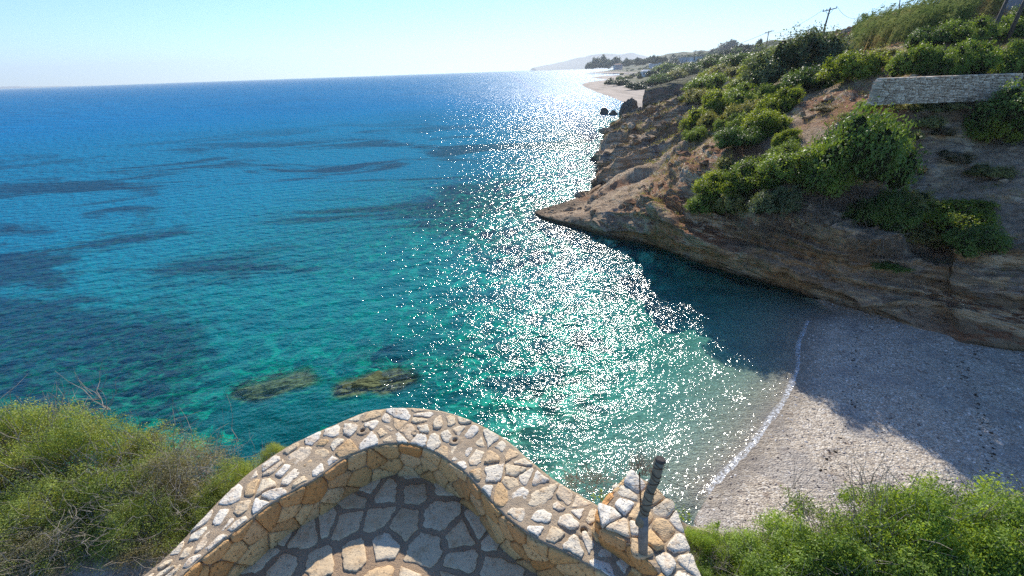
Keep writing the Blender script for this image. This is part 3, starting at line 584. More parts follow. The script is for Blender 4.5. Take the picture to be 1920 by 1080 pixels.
def shrub(px, py, w, h, key, label, cat='shrub', group=None, name='shrub', Y=None, hitter=None, parts=True):
    """Shrub whose foot is seen at (px, py) and whose crown is w by h pixels of the photograph."""
    p = Vector(wy(px, py, Y)) if Y else (hitter or hit)(px, py)
    if p is None: print('MISS', label, px, py); return
    d = (p - Vector((0, 0, H))); fw = d.y * cP - d.z * sP; s = fw / F
    me, cm, sm = PROTO[key]; lengths = (w * s / 2 * 1.25, w * s / 2 * 1.1, h * s / 1.0)
    rz = rngp.uniform(0, 6.28)
    sx = (lengths[0] + lengths[1]) / 2
    root = empty(name, p); root.rotation_euler.z = rz; root.scale = (sx, sx, lengths[2])
    tag(root, label, cat, group)
    f = bpy.data.objects.new('foliage', me); COL.objects.link(f); f.parent = root
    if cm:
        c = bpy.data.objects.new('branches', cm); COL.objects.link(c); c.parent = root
    if parts:
        t_ = bpy.data.objects.new('trunk' if cat == 'tree' else 'stem', sm); COL.objects.link(t_); t_.parent = root
    return root

VEG = [
 # px foot, py foot, w, h, kind, label
 (1487, 158, 150, 112, 'grey', 'big rounded grey green tree on the skyline beside the leaning power pole', 'tree'),
 (1428, 160, 62, 58, 'grey2', 'grey green shrub leaning against the lower left of the big skyline tree'),
 (1592, 150, 108, 62, 'lime2', 'bright yellow green bush between the big skyline tree and the retaining wall'),
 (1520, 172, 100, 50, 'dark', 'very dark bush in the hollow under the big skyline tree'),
 (1462, 212, 70, 52, 'lime', 'yellow green bush on the rim left of the sandy path'),
 (1410, 196, 92, 48, 'mid2', 'domed green shrub in the middle of the slope, topmost of the central clump'),
 (1352, 214, 78, 56, 'lime2', 'bright green bush spilling down the left side of the central clump'),
 (1392, 232, 60, 52, 'olive', 'grey brown half dry shrub in the middle of the central clump'),
 (1312, 244, 66, 44, 'lime', 'bright green bush at the lower left end of the central clump'),
 (1438, 246, 88, 50, 'lime2', 'yellow topped bush at the right end of the central clump'),
 (1380, 276, 74, 44, 'dark', 'dark green bush at the foot of the central clump above bare orange soil'),
 (1302, 262, 50, 30, 'mid', 'small green bush on the lower left tail of the central clump'),
 (1475, 272, 44, 34, 'lime', 'small lime green bush alone right of the central clump'),
 (1500, 332, 120, 66, 'mid', 'sprawling green shrub left of the big round mastic shrub'),
 (1592, 345, 178, 166, 'dark2', 'large round green shrub in the middle of the cliff, biggest below the path'),
 (1540, 350, 108, 98, 'mid2', 'green shrub on the left shoulder of the large round shrub'),
 (1664, 292, 56, 48, 'lime', 'pale bright green bush poking out right of the large round shrub'),
 (1404, 352, 108, 66, 'mid2', 'bushy green shrub on the cliff rim above the shaded cove water'),
 (1342, 368, 92, 58, 'lime2', 'sunlit green bush at the left end of the cliff rim row'),
 (1322, 392, 70, 44, 'mid', 'low green bush hanging over the rim, nearest to the rock spit'),
 (1382, 392, 84, 42, 'olive', 'olive bush hanging over the rim below the bushy green shrub'),
 (1450, 395, 80, 52, 'grey2', 'grey green bush on the rim left of the dead twigs'),
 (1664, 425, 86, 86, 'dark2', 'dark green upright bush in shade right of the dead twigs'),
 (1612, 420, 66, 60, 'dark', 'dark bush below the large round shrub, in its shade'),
 (1765, 418, 150, 52, 'lime2', 'flat topped bright green shrub reaching out over the right cliff'),
 (1822, 398, 70, 26, 'lime', 'small bright green spray at the right tip of the flat topped shrub'),
 (1818, 470, 88, 60, 'dark', 'dark trailing bush under the right end of the flat topped shrub'),
 (1716, 450, 80, 44, 'olive', 'olive bush under the left end of the flat topped shrub'),
 (1672, 502, 62, 18, 'dark', 'small dark tuft growing alone on the bare cliff face'),
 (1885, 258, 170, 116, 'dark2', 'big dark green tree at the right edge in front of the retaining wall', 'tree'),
 (1845, 262, 86, 60, 'lime2', 'yellow green lower bough bush left of the big right edge tree'),
 (1712, 138, 72, 60, 'mid', 'green bush above the left end of the retaining wall'),
 (1762, 138, 76, 62, 'mid2', 'green bush above the retaining wall, second from its left end'),
 (1826, 138, 100, 68, 'mid', 'wide green bush above the middle of the retaining wall'),
 (1896, 136, 90, 70, 'mid2', 'green bush above the right end of the retaining wall'),
 (1740, 92, 70, 44, 'dark', 'dark green bush in the second row above the retaining wall'),
 (1796, 84, 92, 56, 'mid2', 'wide green bush in the second row, left of the leaning poles'),
 (1870, 76, 84, 48, 'mid', 'green bush at the foot of the thick leaning poles'),
 (1912, 52, 50, 44, 'dark', 'dark bush under the grey house at the top right corner'),
 (1675, 70, 60, 34, 'mid', 'green bush in front of the dry reeds'),
 (1612, 92, 50, 22, 'dry', 'dry tan bush at the left end of the reeds'),
 (1664, 106, 40, 18, 'olive', 'small olive scrub on the bare bank right of the yellow green bush'),
 (1640, 200, 54, 18, 'mid', 'small green plant at the left foot of the retaining wall'),
 (1695, 205, 50, 20, 'olive', 'low grey scrub under the left half of the retaining wall'),
 (1750, 208, 66, 22, 'olive', 'low grey scrub under the middle of the retaining wall'),
 (1796, 202, 50, 20, 'dry', 'dry tan scrub under the right half of the retaining wall'),
 (1735, 240, 46, 26, 'olive', 'pale scrub on the shaded bank below the wall, the upper one'),
 (1765, 252, 40, 20, 'dry', 'dry grass tuft on the shaded bank below the wall'),
 (1700, 262, 40, 22, 'olive', 'pale scrub on the shaded bank right of the large round shrub'),
 (1560, 92, 66, 24, 'olive', 'olive scrub at the foot of the leaning power pole'),
 (1600, 84, 50, 20, 'grey2', 'grey scrub left of the reeds on the skyline'),
 (1396, 128, 84, 30, 'dark', 'dark green bush below the far ridge, left of the big skyline tree'),
 (1432, 120, 60, 26, 'mid', 'green bush between the farther pole and the big skyline tree'),
 (1352, 128, 76, 28, 'dark', 'dark green bush on the ridge right of the white roofed house'),
 (1372, 148, 90, 32, 'olive', 'olive shrub band below the far ridge, its upper right part'),
 (1310, 146, 90, 32, 'dark', 'dark shrub below the white roofed house'),
 (1402, 172, 66, 30, 'lime', 'bright green shrub left of the grey shrub of the big tree'),
 (1330, 172, 92, 38, 'mid', 'green shrub right of the grey promontory cliff'),
 (1280, 154, 62, 28, 'olive', 'olive shrub on top of the grey promontory cliff'),
 (1372, 196, 60, 28, 'olive', 'olive bush above the bright left side of the central clump'),
 (1318, 192, 62, 30, 'olive', 'olive shrub beside the orange earth scar'),
 (1425, 222, 60, 38, 'olive', 'olive shrub in the gap between the two rows of the central clump'),
 (1372, 246, 60, 40, 'mid', 'mid green shrub filling the centre of the central clump'),
 (1340, 242, 54, 40, 'olive', 'olive shrub left of the centre of the central clump'),
 (1410, 262, 60, 40, 'mid2', 'green shrub low on the right of the central clump'),
 (1330, 232, 50, 34, 'mid2', 'green shrub on the upper left of the central clump'),
 (1448, 190, 60, 40, 'mid2', 'green shrub joining the central clump to the big skyline tree'),
 (1345, 196, 54, 28, 'grey2', 'grey green shrub above the bright spill of the central clump'),
 (1295, 190, 40, 22, 'dark', 'dark shrub at the right end of the promontory face'),
 (1410, 148, 60, 26, 'lime', 'yellow green shrub below the far ridge, nearest to the big skyline tree'),
 (1385, 168, 50, 24, 'mid', 'green shrub halfway between promontory and big skyline tree'),
 (1340, 150, 56, 26, 'lime', 'lime green shrub below the ridge right of the white roofed house'),
 (1480, 300, 70, 44, 'mid2', 'green shrub just under the small lime bush'),
 (1430, 330, 90, 50, 'mid', 'green shrub above the cliff rim row, between its two bushiest members'),
 (1380, 330, 70, 44, 'olive', 'olive shrub above the left half of the cliff rim row'),
 (1690, 390, 70, 44, 'olive', 'olive scrub on the ledge right of the large round shrub'),
 (1850, 330, 60, 26, 'olive', 'low scrub on the shaded bank below the big right edge tree'),
 (1780, 300, 60, 22, 'dry', 'dry grass patch on the shaded bank, middle'),
 (1700, 320, 60, 22, 'dry', 'dry grass patch right of the large round shrub'),
 (1545, 208, 50, 14, 'dry', 'dry grass beside the sandy path, left of the retaining wall'),
 (1600, 225, 46, 16, 'olive', 'small grey scrub at the near edge of the sandy path'),
 (1240, 160, 46, 24, 'dark', 'dark bush at the left end of the promontory top'),
 (1258, 140, 54, 24, 'mid', 'green bush behind the promontory, below the white house'),
]
rv = hitf
for e in VEG:
    cat = e[6] if len(e) > 6 else 'shrub'
    shrub(*e[:6], cat=cat, name='tree' if cat == 'tree' else 'shrub', hitter=hitf)
FARV = [(1226, 148, 30, 18, 'pine', 'dark round bush right of the pale roofed beach house'), (1258, 128, 34, 18, 'pine2', 'dark tree left of the white roofed house'),
 (1168, 160, 36, 12, 'pine', 'dark bush on the sand, second from the beach point'), (1148, 158, 30, 12, 'pine2', 'dark bush on the sand, nearest to the beach point'),
 (1192, 168, 36, 14, 'pine', 'dark bush on the sand at the inner edge of the beach'), (1210, 162, 30, 14, 'pine2', 'grey bush between beach and promontory'),
 (1366, 94, 34, 20, 'pine', 'tall dark tree on the ridge between the two distant poles', 'tree'), (1384, 96, 24, 14, 'pine2', 'dark tree touching the right side of the tall ridge tree', 'tree'),
 (1423, 88, 13, 16, 'pine', 'small round topped tree standing free left of the distant pole', 'tree'), (1344, 100, 26, 12, 'pine2', 'dark tree on the ridge left of the tall ridge tree', 'tree'), (1404, 94, 24, 12, 'pine', 'low dark tree left of the small round topped tree', 'tree')]
for e in FARV:
    cat = e[6] if len(e) > 6 else 'shrub'
    shrub(*e[:6], cat=cat, name='tree' if cat == 'tree' else 'shrub', hitter=hitf)
# far wood above the bay, tree by tree, then olive trees dotted over the settlement
pr = random.Random(9)
for k in range(34):
    px = 1104 + k * 4.3 + pr.uniform(-2, 2); py = 128.5 - .09 * (px - 1104) + pr.uniform(-2, 2); sz = pr.uniform(11, 20)
    if k in (3, 4, 5, 6, 7): sz *= 1.35
    Yf = 1250 - 3.2 * (px - 1104)
    shrub(px, py, sz, sz * pr.uniform(.6, .95), pr.choice(['pine', 'pine2']), 'dark blue green pine in the wood along the far shore', 'tree', 'pines of the far shore wood', 'pine_tree', Y=Yf, parts=False)
for k in range(120):
    px = pr.uniform(1160, 1340); py = 134 + pr.uniform(-8, 14) - (px - 1200) * .14
    p = hitf(px, py)
    if p is None or p.z < 2.0 or p.y < 170: continue
    sz = 3600 / p.y * pr.uniform(.8, 1.6); sz = min(sz * 1.3, 28)
    shrub(px, py, sz, sz * .6, pr.choice(['pine', 'pine2', 'olive', 'dark']), 'small dark bush on the plain behind the far beach', 'shrub', 'bushes on the plain behind the far beach', 'shrub', parts=False, hitter=hitf)
for k in range(26):
    px = 1262 + k * 6.6; py = 112 - (px - 1262) * .10 + pr.uniform(-1.5, 1.5)
    shrub(px, py, pr.uniform(10, 20), pr.uniform(6, 11), pr.choice(['pine', 'pine2', 'dark']), 'dark bush in the row along the far ridge', 'shrub', 'bushes along the far ridge', 'shrub', parts=False, hitter=hitf)

# low scrub, dry grass and leaf litter spread over the slope
def hull_points(n, seed, cond):
    rng = np.random.default_rng(seed); out = []
    i = rng.integers(4, nu - 2, n * 3); j = rng.integers(int(nv * .12), nv - 4, n * 3)
    p = g[i, j]; nn = normals(g)[i, j]; m_ = cond(p, nn); return p[m_][:n], nn[m_][:n], rng
NG = normals(g)
def scatter_pts(cnt, seed, cond):
    rng = np.random.default_rng(seed)
    A = np.linalg.norm(np.cross(g[1:, :-1] - g[:-1, :-1], g[:-1, 1:] - g[:-1, :-1]), axis=-1)
    A = A * np.exp(-.016 * g[:-1, :-1, 1]); A[:, :int(nv * .08)] = 0; pr_ = (A / A.sum()).ravel()
    k = rng.choice(A.size, cnt, p=pr_); i, j = np.unravel_index(k, A.shape); a = rng.uniform(0, 1, (cnt, 1)); b = rng.uniform(0, 1, (cnt, 1))
    p = g[i, j] + (g[i + 1, j] - g[i, j]) * a + (g[i, j + 1] - g[i, j]) * b; n_ = NG[i, j]; m_ = cond(p, n_); return p[m_], n_[m_], rng
def tufts(name, mat, cnt, seed, cond, per, rad, leaf, asp, up=1.2):
    p, n_, rng = scatter_pts(cnt, seed, cond); sc_ = np.clip(p[:, 1:2] / 40, .6, 4) ** .8
    P_ = np.repeat(p, per, 0); S_ = np.repeat(sc_ * rng.uniform(.5, 1.5, (len(p), 1)), per, 0)
    off = rng.normal(0, 1, P_.shape) * rad * S_; off[:, 2] = np.abs(off[:, 2]) * .8
    Nl = np.repeat(n_, per, 0); V, Fq = [], None
    d = Nl * .4 + rng.normal(0, .7, P_.shape); d /= np.linalg.norm(d, axis=1, keepdims=True)
    a = np.cross(d, rng.normal(0, 1, P_.shape)); a[:, 2] += up * .5; a /= np.linalg.norm(a, axis=1, keepdims=True); b = np.cross(d, a)
    s_ = leaf * S_; C_ = P_ + off; V = np.stack([C_ - a * s_, C_ - b * s_ * asp, C_ + a * s_, C_ + b * s_ * asp], 1).reshape(-1, 3)
    o = link(name, mesh_np(name, V, np.arange(len(V)).reshape(-1, 4), False), mat); return o
def c_scrub(p, n_):
    m_ = fbm(p * .22, 3, 33); up_ = p[:, 0] * .6 - 6; return (m_ > .02 - .004 * np.maximum(p[:, 1] - 40, 0)) & (np.abs(n_[:, 2]) > .35) & (p[:, 2] > 3)
tag(tufts('ground_cover', L_OLIVE, 8000, 1, c_scrub, 26, .17, .05, .4), kind='stuff')
tag(tufts('dry_grass', L_DRY, 11000, 2, lambda p, n_: (fbm(p * .3, 3, 44) > -.02) & (p[:, 2] > 2.5), 16, .13, .075, .18), kind='stuff')
def c_green(p, n_): return (fbm(p * .12, 3, 66) > -.05) & (p[:, 1] > 62) & (p[:, 2] > 7 + .02 * p[:, 1]) & (p[:, 0] < p[:, 1] * .62)
tag(tufts('green_scrub', L_MID, 3600, 3, c_green, 40, .28, .075, .45), kind='stuff')

# broken rock lying on the slopes and along the foot of the cliff
def rubble(cnt, seed, cond, lo, hi):
    p, n_, rng = scatter_pts(cnt, seed, cond); u_ = np.array([(math.cos(a) * math.sin(b), math.sin(a) * math.sin(b), math.cos(b)) for b in (.5, 1.2, 1.9, 2.6) for a in np.arange(7) * .8976 + b])
    fc = [(l * 7 + k, l * 7 + (k + 1) % 7, (l + 1) * 7 + (k + 1) % 7, (l + 1) * 7 + k) for l in range(3) for k in range(7)] + [(0, 1, 2, 3), (0, 3, 4, 6), (4, 5, 6, 6)]; fc = np.array([f for f in fc if len(set(f)) == 4])
    m_ = len(p); r_ = (lo + (hi - lo) * rng.uniform(0, 1, (m_, 1, 1)) ** 5) * np.clip(p[:, 1] / 35, .7, 3)[:, None, None]
    V = u_[None] * rng.uniform(.65, 1.3, (m_, 28, 3)) * r_ * rng.uniform(.6, 1.4, (m_, 1, 3)); V[..., 2] *= .7; V = V + p[:, None]
    return mesh_np('rubble', V.reshape(-1, 3), (fc[None] + 28 * np.arange(m_)[:, None, None]).reshape(-1, 4), False)
tag(link('rubble', rubble(9000, 21, lambda p, n_: ((fbm(p * .35, 3, 12) > .04) | (p[:, 2] < 1.6)) & (p[:, 2] > -.3), .04, .55), ML), kind='stuff')

# dead hanging twigs under the big shrubs
def twig_mesh(name, pts, seed, length, droop, k=4, r=.018, mat=M_TWIG, parent=None, up=0.0, nseg=4):
    rng = random.Random(seed); m = MB()
    for p in pts:
        for q_ in range(k):
            d = Vector((rng.gauss(0, 1), rng.gauss(-.6, .8), rng.gauss(up, .6))).normalized(); a = Vector(p); L = length * rng.uniform(.4, 1.3); path = [a.copy()]
            for i in range(nseg):
                d = (d + Vector((rng.gauss(0, .35), rng.gauss(0, .35), rng.gauss(-droop, .3)))).normalized(); a = a + d * (L / nseg); path.append(a.copy())
            m.tube(path, [r * (1 - .75 * i / nseg) for i in range(nseg + 1)], 3, False)
    return m.build(name, mat, parent)
pts = []
for k in range(330):
    px = pr.gauss(1545, 62); py = 352 + abs(pr.gauss(0, 34)) + .0006 * (px - 1545) ** 2; p = hit(px, py)
    if p: pts.append(p + Vector((0, -.12, .15)))
o = twig_mesh('dead_shrub', pts, 5, 1.2, .30, 5, .017, mat_plain('dead_wood', (.10, .078, .055), (.27, .22, .165), 3, .9, .01)); tag(o, 'tangle of grey brown dead branches hanging down below the large round shrub', 'dead shrub')
pts = []
for k in range(110):
    p = hit(pr.gauss(1790, 42), 445 + pr.gauss(0, 16)); 
    if p: pts.append(p + Vector((0, -.1, .1)))
o = twig_mesh('dead_shrub', pts, 6, .9, .4, 4, .014, bpy.data.materials['dead_wood']); tag(o, 'dry twigs hanging from the rim under the flat topped bright shrub', 'dead shrub')

for cx_, cy__, sx_, sy_, n_, lab in ((1440, 425, 45, 14, 130, 'grey dead brush draped over the cliff edge under the rim bushes'), (1650, 462, 40, 14, 130, 'grey dead brush below the dark upright bush'), (1590, 545, 60, 8, 0, '')):
    pts = []
    for k in range(n_):
        p = hit(pr.gauss(cx_, sx_), pr.gauss(cy__, sy_))
        if p: pts.append(p + Vector((0, -.1, .1)))
    if pts: tag(twig_mesh('dead_shrub', pts, cx_, .8, .3, 4, .014, bpy.data.materials['dead_wood']), lab, 'dead shrub')

# reeds on the skyline
def reeds():
    rng = random.Random(12); V = []; Fq = []; col = []
    def blade(a, b, c, w):
        s_ = (c - a).cross(Vector((rng.gauss(0, 1), rng.gauss(0, 1), 0))).normalized() * w; i = len(V)
        V.extend([a - s_, a + s_, b + s_ * .8, b - s_ * .8, c + s_ * .15, c - s_ * .15]); Fq.extend([(i, i + 1, i + 2, i + 3), (i + 3, i + 2, i + 4, i + 5)])
    n = 0; k = 0
    while n < 2600 and k < 9000:
        k += 1; px = rng.uniform(1585, 1868); t_ = (px - 1585) / 283; base = 88 - 78 * t_ + rng.uniform(-6, 22)
        p = hit(px, base)
        if not p: continue
        n += 1; d = p.y; hgt = 38 * d / F * rng.uniform(.6, 1.15); lean = Vector((hgt * rng.uniform(.05, .35), 0, 0)); c = p + lean + Vector((0, 0, hgt)); m_ = p + lean * .35 + Vector((0, 0, hgt * .55))
        blade(p, m_, c, .02 * d / 60)
        for q_ in range(7):
            f = rng.uniform(.15, .95); a = p.lerp(c, f); e = a + Vector((rng.uniform(-.2, .8), rng.gauss(0, .4), rng.uniform(-.1, .5))) * hgt * .26; blade(a, a.lerp(e, .5) + Vector((0, 0, .08 * hgt)), e, .035 * d / 60)
        if rng.random() < .22:
            for q_ in range(6): a = c + Vector((rng.gauss(0, .04), 0, rng.uniform(-.1, .02) * hgt)); blade(a, a + Vector((.10, 0, .05)) * hgt * .6, a + Vector((.2, 0, .03)) * hgt * .7, .03 * d / 60)
    me = mesh_np('reeds', [tuple(v) for v in V], Fq, False); return me
def mat_reed():
    t = NT('reed_leaf'); p = t.pos(); n = t.noise(p, .12, 3); n2 = t.noise(p, 1.6, 3)
    m_ = t.math('ADD', t.math('MULTIPLY', n, 1.0), t.math('MULTIPLY', n2, .25)); c = t.ramp(m_, [(.52, (.13, .19, .05)), (.68, (.26, .28, .09)), (.80, (.42, .29, .12))])
    d = t.n('ShaderNodeBsdfDiffuse'); t.l(c, d.inputs[0]); tl = t.n('ShaderNodeBsdfTranslucent'); t.l(c, tl.inputs[0]); mx = t.n('ShaderNodeMixShader'); mx.inputs[0].default_value = .4
    t.l(d.outputs[0], mx.inputs[1]); t.l(tl.outputs[0], mx.inputs[2]); t.l(mx.outputs[0], t.out.inputs[0]); return t.m
tag(link('reeds', reeds(), mat_reed()), kind='stuff')

# ------------------------------------------------------------------ dry stone retaining wall
def mat_wallstone():
    t = NT('grey_wall_stone'); p = t.pos(); a = t.attr('stone'); n = t.noise(p, 4, 5, .7)
    c = t.ramp(a, [(0, (.40, .31, .23)), (.5, (.60, .49, .37)), (1, (.78, .67, .53))]); c = t.mix(t.math('MULTIPLY', t.ss(n, .5, .7), .4), c, (.15, .12, .10)); t.pbr(c, .95, t.bump(n, .03, .8), .1); return t.m
A0 = Vector(wy(1634, 194, 29.8)); A1 = Vector(wy(1892, 190, 30.3)); topz = wy(1660, 146, 29.9)[2]
rng = random.Random(3); V = []; Fq = []; at_ = []
du_ = (A1 - A0); du_.z = 0; Lw = du_.length; du_ /= Lw; dn_ = Vector((du_.y, -du_.x, 0)); zb0 = A0.z - .12; nrow = 17; rh = (topz - zb0) / nrow * .995
for r_ in range(nrow):
    x = -.1 + rng.uniform(0, .1) + (0.04 * r_ if r_ < 3 else .1)
    if r_ > nrow - 3: x += (r_ - nrow + 3) * .08
    while x < Lw:
        w_ = rng.uniform(.13, .38); z0 = zb0 + r_ * rh; i = len(V); ou = rng.uniform(0, .05)
        for (dx, dz) in ((0, 0), (w_, 0), (w_, rh), (0, rh)):
            q_ = A0 + du_ * (x + dx + rng.uniform(-.012, .012)) ; V.append((q_.x - dn_.x * .45, q_.y - dn_.y * .45, z0 + dz))
        for (dx, dz) in ((.02, .012), (w_ - .02, .012), (w_ - .02, rh - .012), (.02, rh - .012)):
            q_ = A0 + du_ * (x + dx) + dn_ * (ou); V.append((q_.x, q_.y, z0 + dz + rng.uniform(-.02, .02)))
        Fq += [(i + 4, i + 5, i + 6, i + 7), (i, i + 1, i + 5, i + 4), (i + 1, i + 2, i + 6, i + 5), (i + 2, i + 3, i + 7, i + 6), (i + 3, i, i + 4, i + 7), (i, i + 3, i + 2, i + 1)]
        at_ += [rng.random()] * 8; x += w_ + .004
me = mesh_np('retaining_wall', V, Fq, False); attr(me, 'stone', at_)
tag(link('retaining_wall', me, mat_wallstone()), 'grey dry stone retaining wall across the slope at the upper right', 'stone wall')

# ------------------------------------------------------------------ power poles, wires, houses
M_WIRE = mat_plain('wire', (.10, .10, .11), (.16, .16, .17), 2, .6, 0)
M_CER = mat_plain('ceramic_insulator', (.10, .08, .07), (.2, .16, .13), 5, .4, 0)
def pole(px0, py0, px1, py1, Y, label, bar=True, r=.14, sink=1.5):
    a = Vector(wy(px0, py0, Y)); b = Vector(wy(px1, py1, Y)); d = (b - a).normalized(); root = empty('power_pole', a)
    m = MB(); L = (b - a).length; m.tube([d * -sink, d * L * .5, d * L], [r * 1.25, r * 1.05, r * .8], 10); m.build('post', M_POLE, root, True); tips = []
    if bar:
        c = d * (L - .35); hx = Vector((.96, .1, .18)).normalized(); m = MB(); m.tube([c - hx * 1.35, c + hx * 1.35], .085, 6); m.build('crossbar', M_POLE, root)
        m = MB(); m.tube([c - hx * .8, d * (L - 1.2)], .03, 5); m.tube([c + hx * .8, d * (L - 1.2)], .03, 5); m.build('brace', M_POLE, root)
        for s_ in (-1.25, -.62, 1.25):
            m = MB(); q_ = c + hx * s_; m.tube([q_, q_ + d * .12, q_ + d * .14, q_ + d * .30], [.03, .03, .08, .05], 7); m.build('insulator', M_CER, root); tips.append(a + q_ + d * .3)
    else: tips = [b]
    tag(root, label, 'power pole'); return a, b, tips
P1 = pole(1541, 70, 1557, 14, 92, 'nearer leaning power pole with a crossbar right of the big skyline tree')
P2_ = pole(1436, 92, 1441.5, 58, 170, 'farther power pole on the ridge left of the big skyline tree')
P3 = pole(1302, 108, 1303.5, 94, 330, 'tiny distant power pole above the white roofed house', r=.2)
P4 = pole(1848, 92, 1892, -10, 40, 'thick leaning pole at the top right, the left one of two', False, .13)
P5 = pole(1904, 40, 1928, -14, 40, 'thick leaning pole cut by the top right corner of the photo', False, .12)
P6 = pole(1684, 34, 1688, -4, 95, 'thin post rising behind the reeds', False, .09)
def wire(a, b, sag, label):
    m = MB(); m.tube([a.lerp(b, t_) - Vector((0, 0, sag * 4 * t_ * (1 - t_))) for t_ in np.linspace(0, 1, 14)], .022 * max(1, (a.y + b.y) / 180), 5); tag(m.build('power_line', M_WIRE), label, 'wire')
wire(P1[2][0], P2_[2][0], 1.6, 'slack wire from the nearer crossbar pole down to the farther pole')
wire(P2_[2][2], P3[2][0], 2.5, 'faint wire from the farther pole toward the distant ridge pole')
wire(P1[2][2], Vector(wy(1660, 2, 96)), 2.4, 'sagging wire running right from the nearer crossbar pole over the reeds')

M_WHITE = mat_plain('white_render', (.62, .62, .60), (.74, .74, .72), 1, .9, 0); M_SHUT = mat_plain('blue_shutter', (.06, .12, .18), (.09, .16, .24), 2, .6, 0)
M_ROOFT = mat_plain('tile_roof', (.20, .10, .07), (.34, .20, .14), 1.5, .9, .05); M_GLASS = mat_plain('window_glass', (.02, .025, .03), (.04, .05, .06), 2, .1, 0, .6)
def house(px, py, wpx, Y, hm, label, roof='flat', wallm=M_WHITE, depth=7, name='house', nwin=3):
    p = hitf(px, py) or Vector(wy(px, py, Y)); hm = hm * p.y / Y; w = wpx * (p.y * 1.06) / F; root = empty(name, p); m = MB(); m.box(-w / 2, w / 2, 0, depth, -4, hm); m.build('wall', wallm, root)
    if roof == 'flat':
        m = MB(); m.box(-w / 2 - .5, w / 2 + .5, -.9, depth + .4, hm + .003, hm + .4); m.build('roof', M_WHITE, root)
    else:
        m = MB(); e = .4; z0 = hm + .003; m.add([(-w / 2 - e, -e, z0), (w / 2 + e, -e, z0), (w / 2 + e, depth + e, z0), (-w / 2 - e, depth + e, z0), (-w / 4, depth / 2, z0 + 1.5), (w / 4, depth / 2, z0 + 1.5)], [(0, 1, 5, 4), (1, 2, 5), (2, 3, 4, 5), (3, 0, 4), (3, 2, 1, 0)]); m.build('roof', M_ROOFT if roof == 'tile' else M_WHITE, root)
    for k in range(nwin):
        cx = -w / 2 + w * (k + .5) / nwin; ww = min(.6, w / nwin * .3); m = MB(); m.box(cx - ww, cx + ww, -.06, .05, hm * .35, hm * .78); wd = m.build('window', M_SHUT, root)
        m = MB(); m.box(cx - ww * .8, cx + ww * .8, -.075, -.063, hm * .39, hm * .74); m.build('pane', M_GLASS, wd)
    tag(root, label, 'house'); return root
house(1286, 121, 20, 235, 3.0, 'pale blue grey house with a flat roof on the ridge', wallm=mat_plain('pale_render', (.36, .42, .45), (.46, .52, .55), 1, .9, 0))
house(1312, 116, 24, 228, 2.0, 'white flat roofed house beside the tiny distant pole', nwin=4)
house(1213, 143, 15, 290, 2.8, 'low pale roofed house behind the inner beach', 'hip')
house(1226, 127, 14, 430, 3.4, 'white house among trees on the far slope, the nearer one', 'hip')
house(1160, 126.5, 12, 900, 5, 'small pinkish house below the far pines', 'tile', mat_plain('pink_render', (.42, .33, .29), (.5, .4, .36), 1, .9, 0), 12, nwin=2)
house(1237, 122.5, 8, 520, 3.6, 'tiny white house right of the tree surrounded white house', 'flat', nwin=2)
rt_ = house(1930, 12, 90, 46, 2.6, 'grey house at the top right corner with a white roof edge', 'flat', mat_plain('grey_render', (.30, .30, .30), (.38, .38, .38), 1, .9, 0), 8, nwin=2)

# ------------------------------------------------------------------ terrace: ground, paving, curved parapet
def soil_z(P_):
    x, y = P_[..., 0], P_[..., 1]; ye = np.interp(x, [-9, -5, -3.2, -2.2, -1.6, -1, 0, .5, 1, 1.6, 3, 5, 9], [3.4, 2.9, 2.5, 2.35, 2.75, 3.0, 2.75, 2.3, 2.1, 2.0, 1.8, 1.6, 1.4])
    p3_ = np.concatenate([P_, 0 * P_[..., :1]], -1); e = y - ye - .25 * fbm(p3_ * .9, 3, 61)
    top = 10.86 + .10 * fbm(p3_ * 1.1, 4, 62) + .05 * ridged(p3_ * 3.5, 4, 63); top = np.where((x > -2.2) & (x < 1.2), np.minimum(top, 10.8), top)
    return np.maximum(top - np.maximum(e, 0) * (2.6 + .4 * fbm(p3_ * .5, 3, 64)), -3.0 + 0 * e)
xs = np.concatenate([np.arange(-14, -5, .25), np.arange(-5, 5, .045), np.arange(5, 14, .25)]); ys = np.concatenate([np.arange(-12, .5, .3), np.arange(.5, 3.6, .045), np.arange(3.6, 10, .16)])
P2 = np.stack(np.meshgrid(xs, ys, indexing='ij'), -1); gz = soil_z(P2)
def mat_soil():
    t = NT('pale_rocky_soil'); p = t.pos(); n = t.noise(p, 5, 7, .7); n2 = t.noise(p, 45, 5, .75); v = t.vor(p, 11, 'DISTANCE_TO_EDGE')
    c = t.ramp(n, [(.32, (.15, .11, .075)), (.5, (.36, .29, .21)), (.68, (.56, .48, .38))]); c = t.mix(t.ss(n2, .55, .7), c, (.16, .12, .08))
    t.pbr(c, .95, t.bump(t.math('ADD', t.math('MULTIPLY', n, 1.0), t.math('ADD', t.math('MULTIPLY', n2, .3), t.math('MULTIPLY', v, .8))), .06, 1), .1); return t.m
tag(link('cliff_top_ground', mesh_np('cliff_top_ground', np.concatenate([P2, gz[..., None]], -1).reshape(-1, 3), grid_faces(len(xs), len(ys))), mat_soil()), kind='structure')

